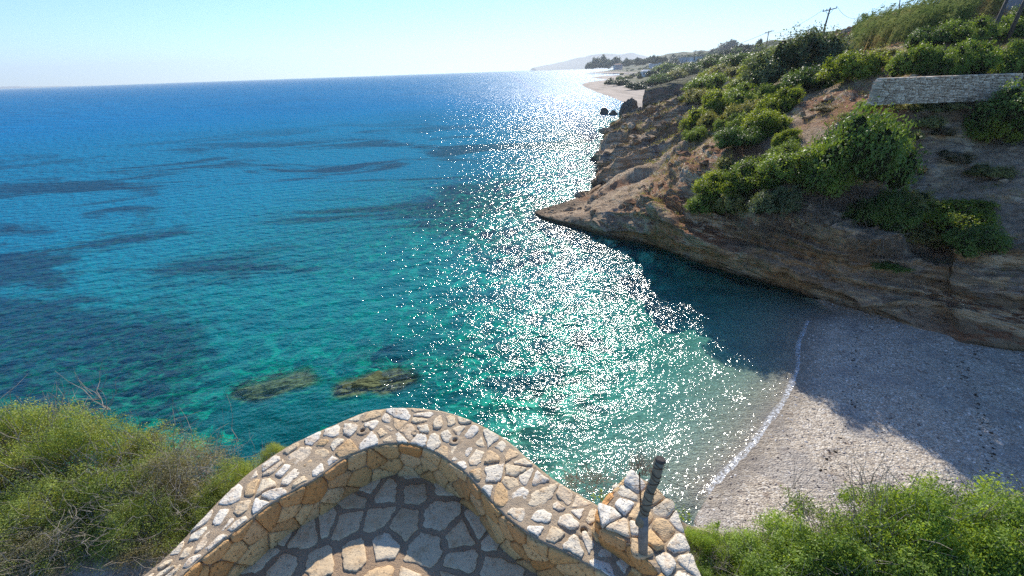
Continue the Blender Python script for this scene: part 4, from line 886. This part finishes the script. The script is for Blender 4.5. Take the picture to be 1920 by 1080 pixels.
M_MORT = mat_mortar('sandy_mortar', (.40, .30, .20), (.52, .41, .28)); M_MORTP = mat_mortar('brown_mortar', (.38, .26, .165), (.48, .345, .22))
M_TOPST = mat_stone('pale_limestone', [(.70, .61, .46), (.78, .71, .58), (.66, .53, .35), (.80, .75, .64), (.72, .62, .45), (.58, .39, .20), (.76, .68, .54)], .5, .018)
M_FACEST = mat_stone('ochre_limestone', [(.66, .43, .19), (.72, .50, .25), (.58, .31, .12), (.74, .54, .30), (.64, .40, .17), (.56, .27, .09), (.70, .50, .27)], .5, .025)
M_FLAG = mat_stone('flagstone', [(.66, .50, .31), (.70, .56, .37), (.60, .45, .28), (.68, .48, .27), (.72, .59, .41), (.64, .42, .21)], .25, .010)

def clip_poly(poly, px_, py_, nx, ny):
    out = []; n = len(poly)
    for i in range(n):
        a = poly[i]; b = poly[(i + 1) % n]; da = (a[0] - px_) * nx + (a[1] - py_) * ny; db = (b[0] - px_) * nx + (b[1] - py_) * ny
        if da <= 0: out.append(a)
        if (da < 0 < db) or (db < 0 < da): t_ = da / (da - db); out.append((a[0] + (b[0] - a[0]) * t_, a[1] + (b[1] - a[1]) * t_))
    return out
def cells(w, h, cw, ch, seed, jit=.42, drop=0.0, stretch=None):
    """Irregular polygonal stones tiling w x h: returns polygons in (s, t)."""
    rng = random.Random(seed); nx_, ny_ = max(1, round(w / cw)), max(1, round(h / ch)); pts = []
    for i in range(nx_):
        for j in range(ny_):
            pts.append(((i + .5 + (.5 if j % 2 else 0) * .9 - .22 + rng.uniform(-jit, jit)) * w / nx_, (j + .5 + rng.uniform(-jit, jit)) * h / ny_))
    res = []
    for k, (x, y) in enumerate(pts):
        poly = [(0, 0), (w, 0), (w, h), (0, h)]
        for m_, (a, b) in enumerate(pts):
            if m_ == k or abs(a - x) > 4 * cw or abs(b - y) > 4 * ch: continue
            poly = clip_poly(poly, (x + a) / 2, (y + b) / 2, a - x, b - y)
            if len(poly) < 3: break
        if len(poly) >= 3 and rng.random() >= drop: res.append(poly)
    return res
def stones_mesh(name, polys, mapf, seed, gap, thick, rough, shrink=(1, 1), bev=.3, sub=5, dome=.2, round_=.0):
    """Each polygon becomes a stone: irregular outline, bevelled edge, uneven top. mapf(s, t, h) -> world."""
    rng = random.Random(seed); V = []; Fc = []; st = []
    for poly in polys:
        cx = sum(p[0] for p in poly) / len(poly); cy_ = sum(p[1] for p in poly) / len(poly); k = rng.uniform(*shrink)
        ring = []
        n = len(poly)
        for i in range(n):
            a, b = poly[i], poly[(i + 1) % n]; L = math.hypot(b[0] - a[0], b[1] - a[1]); m_ = max(2, min(sub, int(L / .022)))
            for j in range(m_):
                t_ = j / m_; ring.append([a[0] + (b[0] - a[0]) * t_, a[1] + (b[1] - a[1]) * t_])
        if len(ring) < 5: continue
        for _ in range(1 + int(round_)):
            ring = [[(ring[i - 1][0] + 2 * ring[i][0] + ring[(i + 1) % len(ring)][0]) / 4, (ring[i - 1][1] + 2 * ring[i][1] + ring[(i + 1) % len(ring)][1]) / 4] for i in range(len(ring))]
        R = max(.01, sum(math.hypot(p[0] - cx, p[1] - cy_) for p in ring) / len(ring))
        if R < gap * 1.4: continue
        th_ = thick * rng.uniform(.6, 1.3); tilt = (rng.uniform(-.5, .5) * th_ / R, rng.uniform(-.5, .5) * th_ / R); b0 = len(V); N_ = len(ring)
        jit = [rng.uniform(-1, 1) for _ in ring]; sc_ = rng.random()
        for lev, (f, hh) in enumerate(((1.0, -.012), (1.0, th_ * (1 - bev)), (1 - bev * .32 * min(1, .03 / R + .3), th_), (.55, th_ * (1 + dome * .7)), (.22, th_ * (1 + dome)))):
            for i, p in enumerate(ring):
                dx, dy = p[0] - cx, p[1] - cy_; d_ = math.hypot(dx, dy); q_ = max(0, (d_ * k - gap * .5) / max(d_, 1e-6)) * (1 + rough * jit[i] * .5) * f
                x, y = cx + dx * q_, cy_ + dy * q_
                hz = hh + (0 if lev == 0 else (x - cx) * tilt[0] + (y - cy_) * tilt[1] + (rng.uniform(-1, 1) * th_ * .10 if lev > 1 else 0))
                V.append(mapf(x, y, hz)); st.append(sc_)
        V.append(mapf(cx, cy_, th_ * (1 + dome))); st.append(sc_)
        for lev in range(4):
            for i in range(N_):
                i2 = (i + 1) % N_; Fc.append((b0 + lev * N_ + i, b0 + lev * N_ + i2, b0 + (lev + 1) * N_ + i2, b0 + (lev + 1) * N_ + i))
        for i in range(N_): Fc.append((b0 + 4 * N_ + i, b0 + 4 * N_ + (i + 1) % N_, b0 + 5 * N_))
    me = bpy.data.meshes.new(name); me.from_pydata(V, [], Fc); me.polygons.foreach_set('use_smooth', [True] * len(me.polygons)); me.update()
    import bmesh
    bm = bmesh.new(); bm.from_mesh(me); bmesh.ops.recalc_face_normals(bm, faces=bm.faces); bm.to_mesh(me); bm.free()
    attr(me, 'stone', st); return me

ZT, ZF = 11.36, 11.0
PAIR = [(190, 1140, 260, 1160), (300, 1055, 355, 1066), (368, 985, 412, 1018), (410, 940, 451, 988), (470, 885, 515, 940), (545, 835, 590, 898), (620, 800, 645, 860), (690, 772, 705, 836), (760, 765, 756, 831), (830, 772, 800, 841),
        (885, 790, 838, 862), (945, 822, 872, 886), (990, 860, 912, 930), (1040, 900, 955, 974), (1090, 930, 1005, 1010), (1134, 957, 1060, 1036), (1170, 985, 1112, 1064), (1215, 1020, 1165, 1095)]
O_ = catmull([wz(a, b, ZT)[:2] for a, b, c, d in PAIR], 12); I_ = catmull([wz(c, d, ZT)[:2] for a, b, c, d in PAIR], 12)
mid = (O_ + I_) / 2; arc = np.concatenate([[0], np.cumsum(np.linalg.norm(np.diff(mid, axis=0), axis=1))]); LW = arc[-1]
arcI = np.concatenate([[0], np.cumsum(np.linalg.norm(np.diff(I_, axis=0), axis=1))]); LI = arcI[-1]
def at_s(A, s_, ar=arc): return np.array([np.interp(s_, ar, A[:, 0]), np.interp(s_, ar, A[:, 1])])
WD = float(np.mean(np.linalg.norm(O_ - I_, axis=1)))
def top_map(s_, t_, h_):
    a = at_s(I_, s_); b = at_s(O_, s_); p = a + (b - a) * (t_ / WD); return (p[0], p[1], ZT + h_ + .008 * math.sin(s_ * 9) * math.sin(t_ * 11))
def face_map(s_, t_, h_):
    a = at_s(I_, s_, arcI); d = at_s(I_, s_ + .03, arcI) - at_s(I_, s_ - .03, arcI); n = np.array([d[1], -d[0]]); n /= np.linalg.norm(n) + 1e-9
    return (a[0] + n[0] * h_, a[1] + n[1] * h_, ZF - .02 + t_)
def out_map(s_, t_, h_):
    a = at_s(O_, s_); d = at_s(O_, s_ + .03) - at_s(O_, s_ - .03); n = np.array([-d[1], d[0]]); n /= np.linalg.norm(n) + 1e-9
    return (a[0] + n[0] * h_, a[1] + n[1] * h_, ZF - .30 + t_)
wall = empty('terrace_parapet', (-1.0, 3.0, ZF)); tag(wall, 'low curved stone parapet wall with pale stones set in sandy mortar', 'stone wall')
def put(o): o.parent = wall; o.matrix_parent_inverse = wall.matrix_world.inverted() if False else Matrix.Translation(-wall.location); return o
# mortar bed: fine grid over the top with real holes at the drain pipes, then both sides
HOLES = [wz(680, 808, ZT), wz(853, 826, ZT), wz(1095, 996, ZT), wz(778, 812, ZT)]
HR = [.021, .021, .024, .009]
ns_, nt_ = int(LW / .016), 24; V = []; Fq = []
prof = [(0, -.62)] + [(k / (nt_ - 1), 0) for k in range(nt_)] + [(1, -.62)]
for i in range(ns_ + 1):
    s_ = LW * i / ns_; a = at_s(I_, s_); b = at_s(O_, s_)
    for (t_, hz) in prof: p = a + (b - a) * t_; V.append((p[0], p[1], ZT + hz))
V = np.array(V); topm = V[:, 2] > ZT - .1; V[topm, 2] += .006 * fbm(V[topm] * 12, 3, 2) + .004 * fbm(V[topm] * 45, 2, 3)
# rounded shoulders
Fq = grid_faces(ns_ + 1, len(prof)); ctr = V[Fq].mean(1); keep = np.ones(len(Fq), bool)
for (hx, hy, _), hr in zip(HOLES, HR): keep &= np.hypot(ctr[:, 0] - hx, ctr[:, 1] - hy) > hr * 1.25 + .004
put(link('mortar_core', mesh_np('mortar_core', V, Fq[keep]), M_MORT))
for (hx, hy, _), hr in zip(HOLES, HR):
    m = MB(); n = 24; vs = []; z0 = ZT + .0095
    for (r_, z_) in ((hr * 1.25 + .030, z0 - .012), (hr * 1.25 + .018, z0), (hr * 1.1, z0 - .001), (hr, z0 - .006), (hr, z0 - .16)): vs += [(hx + r_ * math.cos(2 * math.pi * k / n), hy + r_ * math.sin(2 * math.pi * k / n), z_) for k in range(n)]
    m.add(vs, [(l * n + k, l * n + (k + 1) % n, (l + 1) * n + (k + 1) % n, (l + 1) * n + k) for l in range(4) for k in range(n)] + [tuple(4 * n + k for k in range(n))])
    put(m.build('drain_hole', M_MORT, None, True))
holes_st = []
for (hx, hy, _) in HOLES:
    k = int(np.argmin(np.hypot(mid[:, 0] - hx, mid[:, 1] - hy))); s_ = arc[k]; a = at_s(I_, s_); b = at_s(O_, s_); holes_st.append((s_, WD * float(np.dot(np.array([hx, hy]) - a, b - a) / np.dot(b - a, b - a))))
pl = cells(LW, WD, .15, .10, 21, .46)
pl = [p for p in pl if all(math.hypot(sum(q_[0] for q_ in p) / len(p) - hs, sum(q_[1] for q_ in p) / len(p) - ht) > .058 for hs, ht in holes_st)]
put(link('coping_stones', stones_mesh('coping_stones', pl, top_map, 5, .012, .008, .22, (.64, 1.0), .35, 7, .08, 0), M_TOPST))
put(link('inner_face_stones', stones_mesh('inner_face_stones', cells(LI, .375, .21, .105, 33, .45), face_map, 8, .005, .022, .07, (.98, 1.03), .45, 8, .10, 0), M_FACEST))
put(link('outer_face_stones', stones_mesh('outer_face_stones', cells(LW, .62, .2, .13, 35, .42), out_map, 9, .010, .018, .08, (.95, 1.0), .5, 6, .12, 0), M_TOPST))

# paving
ip = [(-3.6, -3), (2.4, -3)] + [tuple(q_) for q_ in mid[::-1][::4]]; m = MB(); m.add([(a_, b_, ZF) for a_, b_ in ip], [tuple(range(len(ip)))]); IPA = np.array([(-3.6, -3), (2.4, -3)] + [tuple(q_) for q_ in ((mid + I_) / 2)[::-1]])
pav = empty('paving', (0, 0, ZF)); tag(pav, kind='structure')
for_mort = m.build('paving_mortar', M_MORTP); for_mort.parent = pav; for_mort.matrix_parent_inverse = Matrix.Translation((0, 0, -ZF))
def flag_map(s_, t_, h_): 
    c, s__ = math.cos(.25), math.sin(.25); x, y = s_ - 3.2, t_ - 3.0; return (x * c - y * s__, x * s__ + y * c, ZF + .002 + h_)
fp = [p for p in cells(6.4, 6.4, .26, .215, 78, .46)]
I2 = I_; 
def keep_flag(p):
    x = sum(q_[0] for q_ in p) / len(p); y = sum(q_[1] for q_ in p) / len(p); w_ = flag_map(x, y, 0); return bool(inside(np.array([[w_[0], w_[1]]]), IPA)[0])
fl = link('flagstones', stones_mesh('flagstones', [p for p in fp if keep_flag(p)], flag_map, 13, .032, .007, .16, (.80, 1.0), .3, 7, .05, 0), M_FLAG); fl.parent = pav; fl.matrix_parent_inverse = Matrix.Translation((0, 0, -ZF))

# taller rubble block wall at the right end
ZB = 11.53
bp = [wz(a, b, ZB)[:2] for a, b in [(1183, 884), (1222, 905), (1250, 935), (1280, 985), (1296, 1050), (1310, 1120), (1270, 1120), (1245, 1082), (1200, 1036), (1165, 1008), (1128, 984), (1122, 962), (1150, 925)]]
bwall = empty('rubble_wall', (*bp[9], ZF)); tag(bwall, 'taller rough stone wall joining the right end of the curved parapet', 'stone wall')
c0 = np.mean(bp, 0); rngb = random.Random(6); ring = catmull(bp + [bp[0]], 5)[:-1]
m = MB(); n = len(ring); vs = [(x, y, z_ + (0.012 * rngb.uniform(-1, 1) if z_ > 11 else 0)) for z_ in (10.6, ZB - .012) for x, y in ring]; m.add(vs, [(k, (k + 1) % n, n + (k + 1) % n, n + k) for k in range(n)] + [tuple(n + k for k in range(n))])
def putb(o): o.parent = bwall; o.matrix_parent_inverse = Matrix.Translation(-bwall.location); return o
putb(m.build('mortar_core', M_MORT))
x0, y0 = np.min(bp, 0); x1, y1 = np.max(bp, 0); bpa = np.array(ring)
pl = [p for p in cells(x1 - x0, y1 - y0, .13, .11, 91, .44)]
pl2 = []
for p in pl:
    c_ = np.array([[sum(q_[0] for q_ in p) / len(p) + x0, sum(q_[1] for q_ in p) / len(p) + y0]])
    if inside(c_, bpa)[0]: pl2.append(p)
putb(link('top_stones', stones_mesh('top_stones', pl2, lambda s_, t_, h_: (x0 + s_, y0 + t_, ZB + h_ - .008 + .012 * math.sin(9 * s_ + 5 * t_)), 15, .006, .020, .10, (.92, 1.0), .4, 8, .10, 0), M_TOPST))
ff_ = catmull([bp[6], bp[7], bp[8], bp[9], bp[10], bp[11], bp[12], bp[0]], 8); arF = np.concatenate([[0], np.cumsum(np.linalg.norm(np.diff(ff_, axis=0), axis=1))])
def bface(s_, t_, h_):
    a = at_s(ff_, s_, arF); d = at_s(ff_, s_ + .03, arF) - at_s(ff_, s_ - .03, arF); n_ = np.array([-d[1], d[0]]); n_ /= np.linalg.norm(n_) + 1e-9; return (a[0] + n_[0] * h_, a[1] + n_[1] * h_, 10.98 + t_)
putb(link('face_stones', stones_mesh('face_stones', cells(arF[-1], .545, .22, .12, 93, .44), bface, 19, .005, .018, .08, (.98, 1.02), .45, 8, .10, 0), M_FACEST))

# wire-wrapped wooden post on the rubble wall
pf = Vector(wz(1207, 1036, ZB)); pb = Vector(wy(1205, 967, pf.y + .02)); ptp = Vector(wy(1238, 864, pb.y + .05)); dr_ = (ptp - pb); Lp = dr_.length; dr_.normalize()
post = empty('fence_post', pb); tag(post, 'weathered wooden fence post wrapped in rusty wire on the rubble wall', 'post')
m = MB(); m.tube([dr_ * t_ + Vector((.003 * math.sin(t_ * 30), 0, 0)) for t_ in np.linspace(-.06, Lp, 16)], [.0245 + .0010 * math.sin(k * 2.1) for k in range(16)], 18); m.build('post', mat_plain('grey_green_post_wood', (.11, .11, .085), (.26, .25, .19), 22, .9, .006), post, True)
m = MB(); m.tube([pf - pb + Vector((0, 0, -.05)), (pf - pb) * .5, dr_ * .012], [.0265, .0265, .0265], 18); m.build('steel_sleeve', mat_plain('dull_galvanised_steel', (.13, .13, .125), (.26, .26, .25), 25, .6, .002), post, True)
m = MB(); m.tube([dr_ * (Lp + .0005), dr_ * (Lp + .010), dr_ * (Lp + .014)], [.0268, .026, .021], 18); m.build('cap', mat_plain('dark_end_grain', (.03, .027, .024), (.10, .09, .08), 60, .9, .004), post)
a = dr_.cross(Vector((0, 0, 1)) + Vector((.3, 0, 0))).normalized(); b = dr_.cross(a); m = MB()
for c_, tw in ((.95, 1.0), (.90, -.6), (.78, .8), (.72, 1.2), (.62, -1), (.50, .9), (.47, -.4), (.36, 1), (.24, -1.1), (.16, .5), (.10, 1)):
    m.tube([dr_ * (Lp * c_ + tw * .012 * math.sin(t_)) + (a * math.cos(t_) + b * math.sin(t_)) * .0280 for t_ in np.linspace(0, 2 * math.pi, 22)], .0016, 5)
m.build('binding_wire', mat_plain('rusty_wire', (.05, .032, .02), (.13, .075, .04), 30, .7, 0), post)
rod = MB(); q0 = Vector(wz(1196, 1010, ZB)); rod.tube([q0, q0 + Vector((.004, .01, .16)), Vector(wy(1199, 885, q0.y + .03))], .0038, 6); tag(rod.build('steel_rod', bpy.data.materials['rusty_wire']), 'thin rusty steel rod standing left of the fence post', 'rod')
m = MB()
for (h_, e, sg) in ((.30, (1330, 915), .05), (.20, (1345, 950), .07), (.10, (1300, 962), .03), (.24, (1160, 900), .04)):
    p0 = pb + dr_ * h_; p1 = Vector(wy(e[0], e[1], pb.y + .15)); m.tube([p0.lerp(p1, t_) - Vector((0, 0, sg * 4 * t_ * (1 - t_))) for t_ in np.linspace(0, 1, 10)], .0014, 4)
tag(m.build('fence_wire', bpy.data.materials['rusty_wire']), 'loose thin wires trailing from the fence post into the bush', 'wire')

# ------------------------------------------------------------------ foreground bushes
FG = {}
def fgproto(key, mat, seed, n, leaf, asp, nl=26, rad=(.2, .36), jit=.8):
    me, cm = crown('foliage', seed, n, leaf, nl, .75, rad, (0, 0), 0, .3, asp, jit); me.materials.append(mat)
    tw = twig_mesh('twigs', [(random.Random(seed * 50 + k).gauss(0, .35), random.Random(seed * 70 + k).gauss(0, .35), .25) for k in range(45)], seed, .75, -.25, 4, .006, M_TWIG, None, .4)
    twm = tw.data; bpy.data.objects.remove(tw); FG[key] = (me, None, twm)
fgproto('heath', L_LEFT, 101, 46000, .0125, .42); fgproto('heath2', L_LEFT, 102, 46000, .0125, .42, 34, (.16, .32))
fgproto('mastic', L_RIGHT, 103, 36000, .018, .45); fgproto('mastic2', L_RIGHT, 104, 36000, .018, .45, 34, (.16, .32))
fgproto('dryheath', mat_leaf('leaf_greyed_heath', (.17, .15, .08), (.40, .37, .22), .35), 105, 30000, .012, .35)
def soil_at(x, y): return float(soil_z(np.array([x, y])))
def fg(px, py, r, hgt, key, label, z=10.95, group=None):
    x, y, _ = wz(px, py, z); me, cm, tw = FG[key]; k_ = 1.2 if px < 600 else 1.25; hgt *= 1.3 if px < 600 else 1.45; root = empty('bush', (x, y, max(soil_at(x, y), z - .22) - .05)); root.scale = (r * k_, r * k_, hgt); root.rotation_euler.z = rngp.uniform(0, 6.28)
    for nm_, d_ in (('foliage', me), ('twigs', tw)):
        o = bpy.data.objects.new(nm_, d_); COL.objects.link(o); o.parent = root
    tag(root, label, 'bush', group); return root
for e in [
 (-70, 900, .62, .55, 'heath', 'green heath bush cut by the left edge of the photo, the upper one'),
 (40, 880, .55, .55, 'heath2', 'fine leaved green bush at the upper left with thin shoots against the sea'),
 (150, 880, .52, .52, 'heath', 'fine leaved green bush second from the left along the skyline of the left thicket'),
 (255, 890, .50, .48, 'heath2', 'olive green bush in the middle of the left thicket top'),
 (345, 905, .42, .42, 'dryheath', 'half dry grey twiggy bush near the right end of the left thicket top'),
 (432, 912, .30, .32, 'heath', 'small green bush at the right end of the thicket touching the parapet'),
 (-40, 1000, .58, .40, 'heath2', 'green bush at the left edge of the photo, the lower one'),
 (80, 965, .50, .40, 'heath', 'bright green bush low on the left side of the thicket'),
 (190, 965, .45, .36, 'heath2', 'green bush in the centre of the left thicket'),
 (290, 975, .38, .30, 'heath', 'green bush above the pale rocky soil left of the parapet'),
 (360, 965, .28, .26, 'heath2', 'small green bush leaning against the lower left part of the parapet'),
 (60, 1040, .34, .22, 'dryheath', 'dry twiggy bush at the bottom left corner'),
 (1325, 1030, .15, .16, 'mastic', 'small leafy bush hugging the rubble wall right of the post'),
 (1380, 1050, .24, .20, 'mastic2', 'leafy green bush on the left end of the right thicket'),
 (1470, 1055, .34, .24, 'mastic', 'leafy green bush in front of the wave washed shingle'),
 (1570, 1035, .38, .33, 'mastic2', 'leafy green bush in the middle of the right thicket top'),
 (1675, 1015, .40, .44, 'mastic', 'tallest leafy green bush in the right thicket top, with upright shoots'),
 (1785, 1025, .40, .42, 'mastic2', 'leafy green bush right of the tallest one in the right thicket'),
 (1890, 1025, .42, .42, 'mastic', 'leafy green bush at the right edge of the photo'),
 (1990, 1040, .45, .45, 'mastic2', 'leafy green bush cut by the right edge of the photo'),
 (1345, 1095, .18, .16, 'mastic2', 'small leafy bush at the bottom edge beside the rubble wall'),
 (1420, 1110, .34, .26, 'mastic', 'leafy bush at the bottom edge, left part of the right thicket'),
 (1540, 1110, .38, .30, 'mastic2', 'leafy bush at the bottom edge, middle of the right thicket'),
 (1670, 1110, .38, .30, 'mastic', 'leafy bush at the bottom edge under the tallest bush'),
 (1800, 1110, .40, .30, 'mastic2', 'leafy bush at the bottom edge near the right corner'),
 (1920, 1110, .40, .30, 'mastic', 'leafy bush in the bottom right corner'),
]: fg(*e)
# thin leafy shoots rising over the thickets
def shoots(name, spots, Lm, mat, leaf, seed, label):
    rng = np.random.default_rng(seed); m = MB(); C_ = []; N_ = []
    for (px, py, hpx) in spots:
        foot = Vector(wz(px, py + hpx, 11.15)); L = hpx * foot.y * 1.25 / F; path = [foot]; d = Vector((rng.normal(0, .12), rng.normal(0, .1), 1)).normalized()
        for k in range(6): d = (d + Vector(rng.normal(0, .07, 3))).normalized(); path.append(path[-1] + d * L / 6)
        m.tube(path, [.003, .0027, .0024, .002, .0017, .0013, .001], 4)
        for k in range(int(L / .006)):
            f = rng.uniform(.15, 1.0) * 6; i = min(int(f), 5); p = path[i].lerp(path[i + 1], f - i); o_ = rng.normal(0, .011, 3); C_.append(np.array(p) + o_); N_.append(o_ / .011)
    root = empty(name, (0, 0, 0)); st = m.build('stems', M_TWIG, root); V, Fq = leaves_mesh('leaves', np.array(C_), np.array(N_) * .5, leaf, rng, .42, .3); link('leaves', mesh_np('leaves', V, Fq, False), mat, root); tag(root, label, 'plant'); return root
for k, q_ in enumerate([(20, 768, 80), (55, 752, 80), (118, 770, 60), (172, 762, 80), (228, 772, 60), (300, 790, 50), (90, 775, 60), (140, 780, 50)]):
    o = shoots('leafy_shoot', [q_], 0, L_LEFT, .008, 3 + k, 'thin leafy shoot standing above the left thicket against the sea'); o['group'] = 'shoots above the left thicket'
for k, q_ in enumerate([(1655, 870, 90), (1670, 885, 70), (1610, 905, 70), (1560, 920, 60), (1725, 895, 80), (1820, 885, 100), (1838, 900, 80), (1345, 935, 60), (1500, 935, 60), (1900, 910, 70), (1760, 930, 60), (1270, 920, 70), (1245, 930, 50)]):
    o = shoots('leafy_shoot', [q_], 0, L_RIGHT, .012, 40 + k, 'leafy shoot standing above the right thicket against the beach'); o['group'] = 'shoots above the right thicket'
# dry branches through the left thicket and the dry scrub beyond the parapet
rr_ = random.Random(8); pts = [Vector(wz(rr_.gauss(300, 75), rr_.gauss(845, 28), 11.28)) for k in range(50)] + [Vector(wz(rr_.gauss(190, 110), rr_.gauss(965, 40), 11.2)) for k in range(45)] + [Vector(wz(rr_.uniform(0, 350), rr_.uniform(990, 1050), 11.0)) for k in range(40)]
o = twig_mesh('dry_branches', pts, 9, .20, 0, 3, .0017, M_TWIG, None, .3, 5); tag(o, kind='stuff')
pts = [Vector(wz(rr_.gauss(1095, 30), rr_.gauss(905, 14), 11.1)) for k in range(60)]
o = twig_mesh('dry_scrub', pts, 10, .22, -.2, 4, .0018, M_TWIG, None, .8, 5); tag(o, 'dry twiggy scrub just beyond the right arm of the parapet', 'scrub')
pts = [Vector(wz(rr_.gauss(1205, 16), 880 + rr_.gauss(0, 8), 11.35)) for k in range(60)]
o = twig_mesh('dry_scrub', pts, 11, .20, -.5, 3, .0016, M_TWIG, None, 2.2, 5); tag(o, 'upright dry grassy twigs behind the fence post', 'scrub')
for k, q_ in enumerate([(1112, 905, 34), (1126, 900, 42), (1138, 905, 38), (1152, 915, 34), (1262, 930, 46), (1278, 930, 50), (1290, 940, 40)]):
    o = shoots('leafy_shoot', [q_], 0, L_RIGHT, .011, 70 + k, 'low leafy shoot growing in the dry scrub behind the parapet and rubble wall'); o['group'] = 'low shoots in the dry scrub'
r_ = fg(518, 868, .12, .14, 'heath', 'tiny green plant at the outer edge of the parapet', 11.1); r_.location.z = 11.12

# ------------------------------------------------------------------ sea air
hz = MB(); hz.box(-8900, 8900, -400, 8900, -10.2, 330); hzo = hz.build('haze', None); tag(hzo, kind='stuff')
t = NT('haze_air'); pv = t.n('ShaderNodeVolumePrincipled'); pv.inputs['Color'].default_value = (.80, .90, 1, 1); pv.inputs['Density'].default_value = .00015; pv.inputs['Anisotropy'].default_value = .25
t.l(pv.outputs[0], t.out.inputs['Volume']); hzo.data.materials.append(t.m)
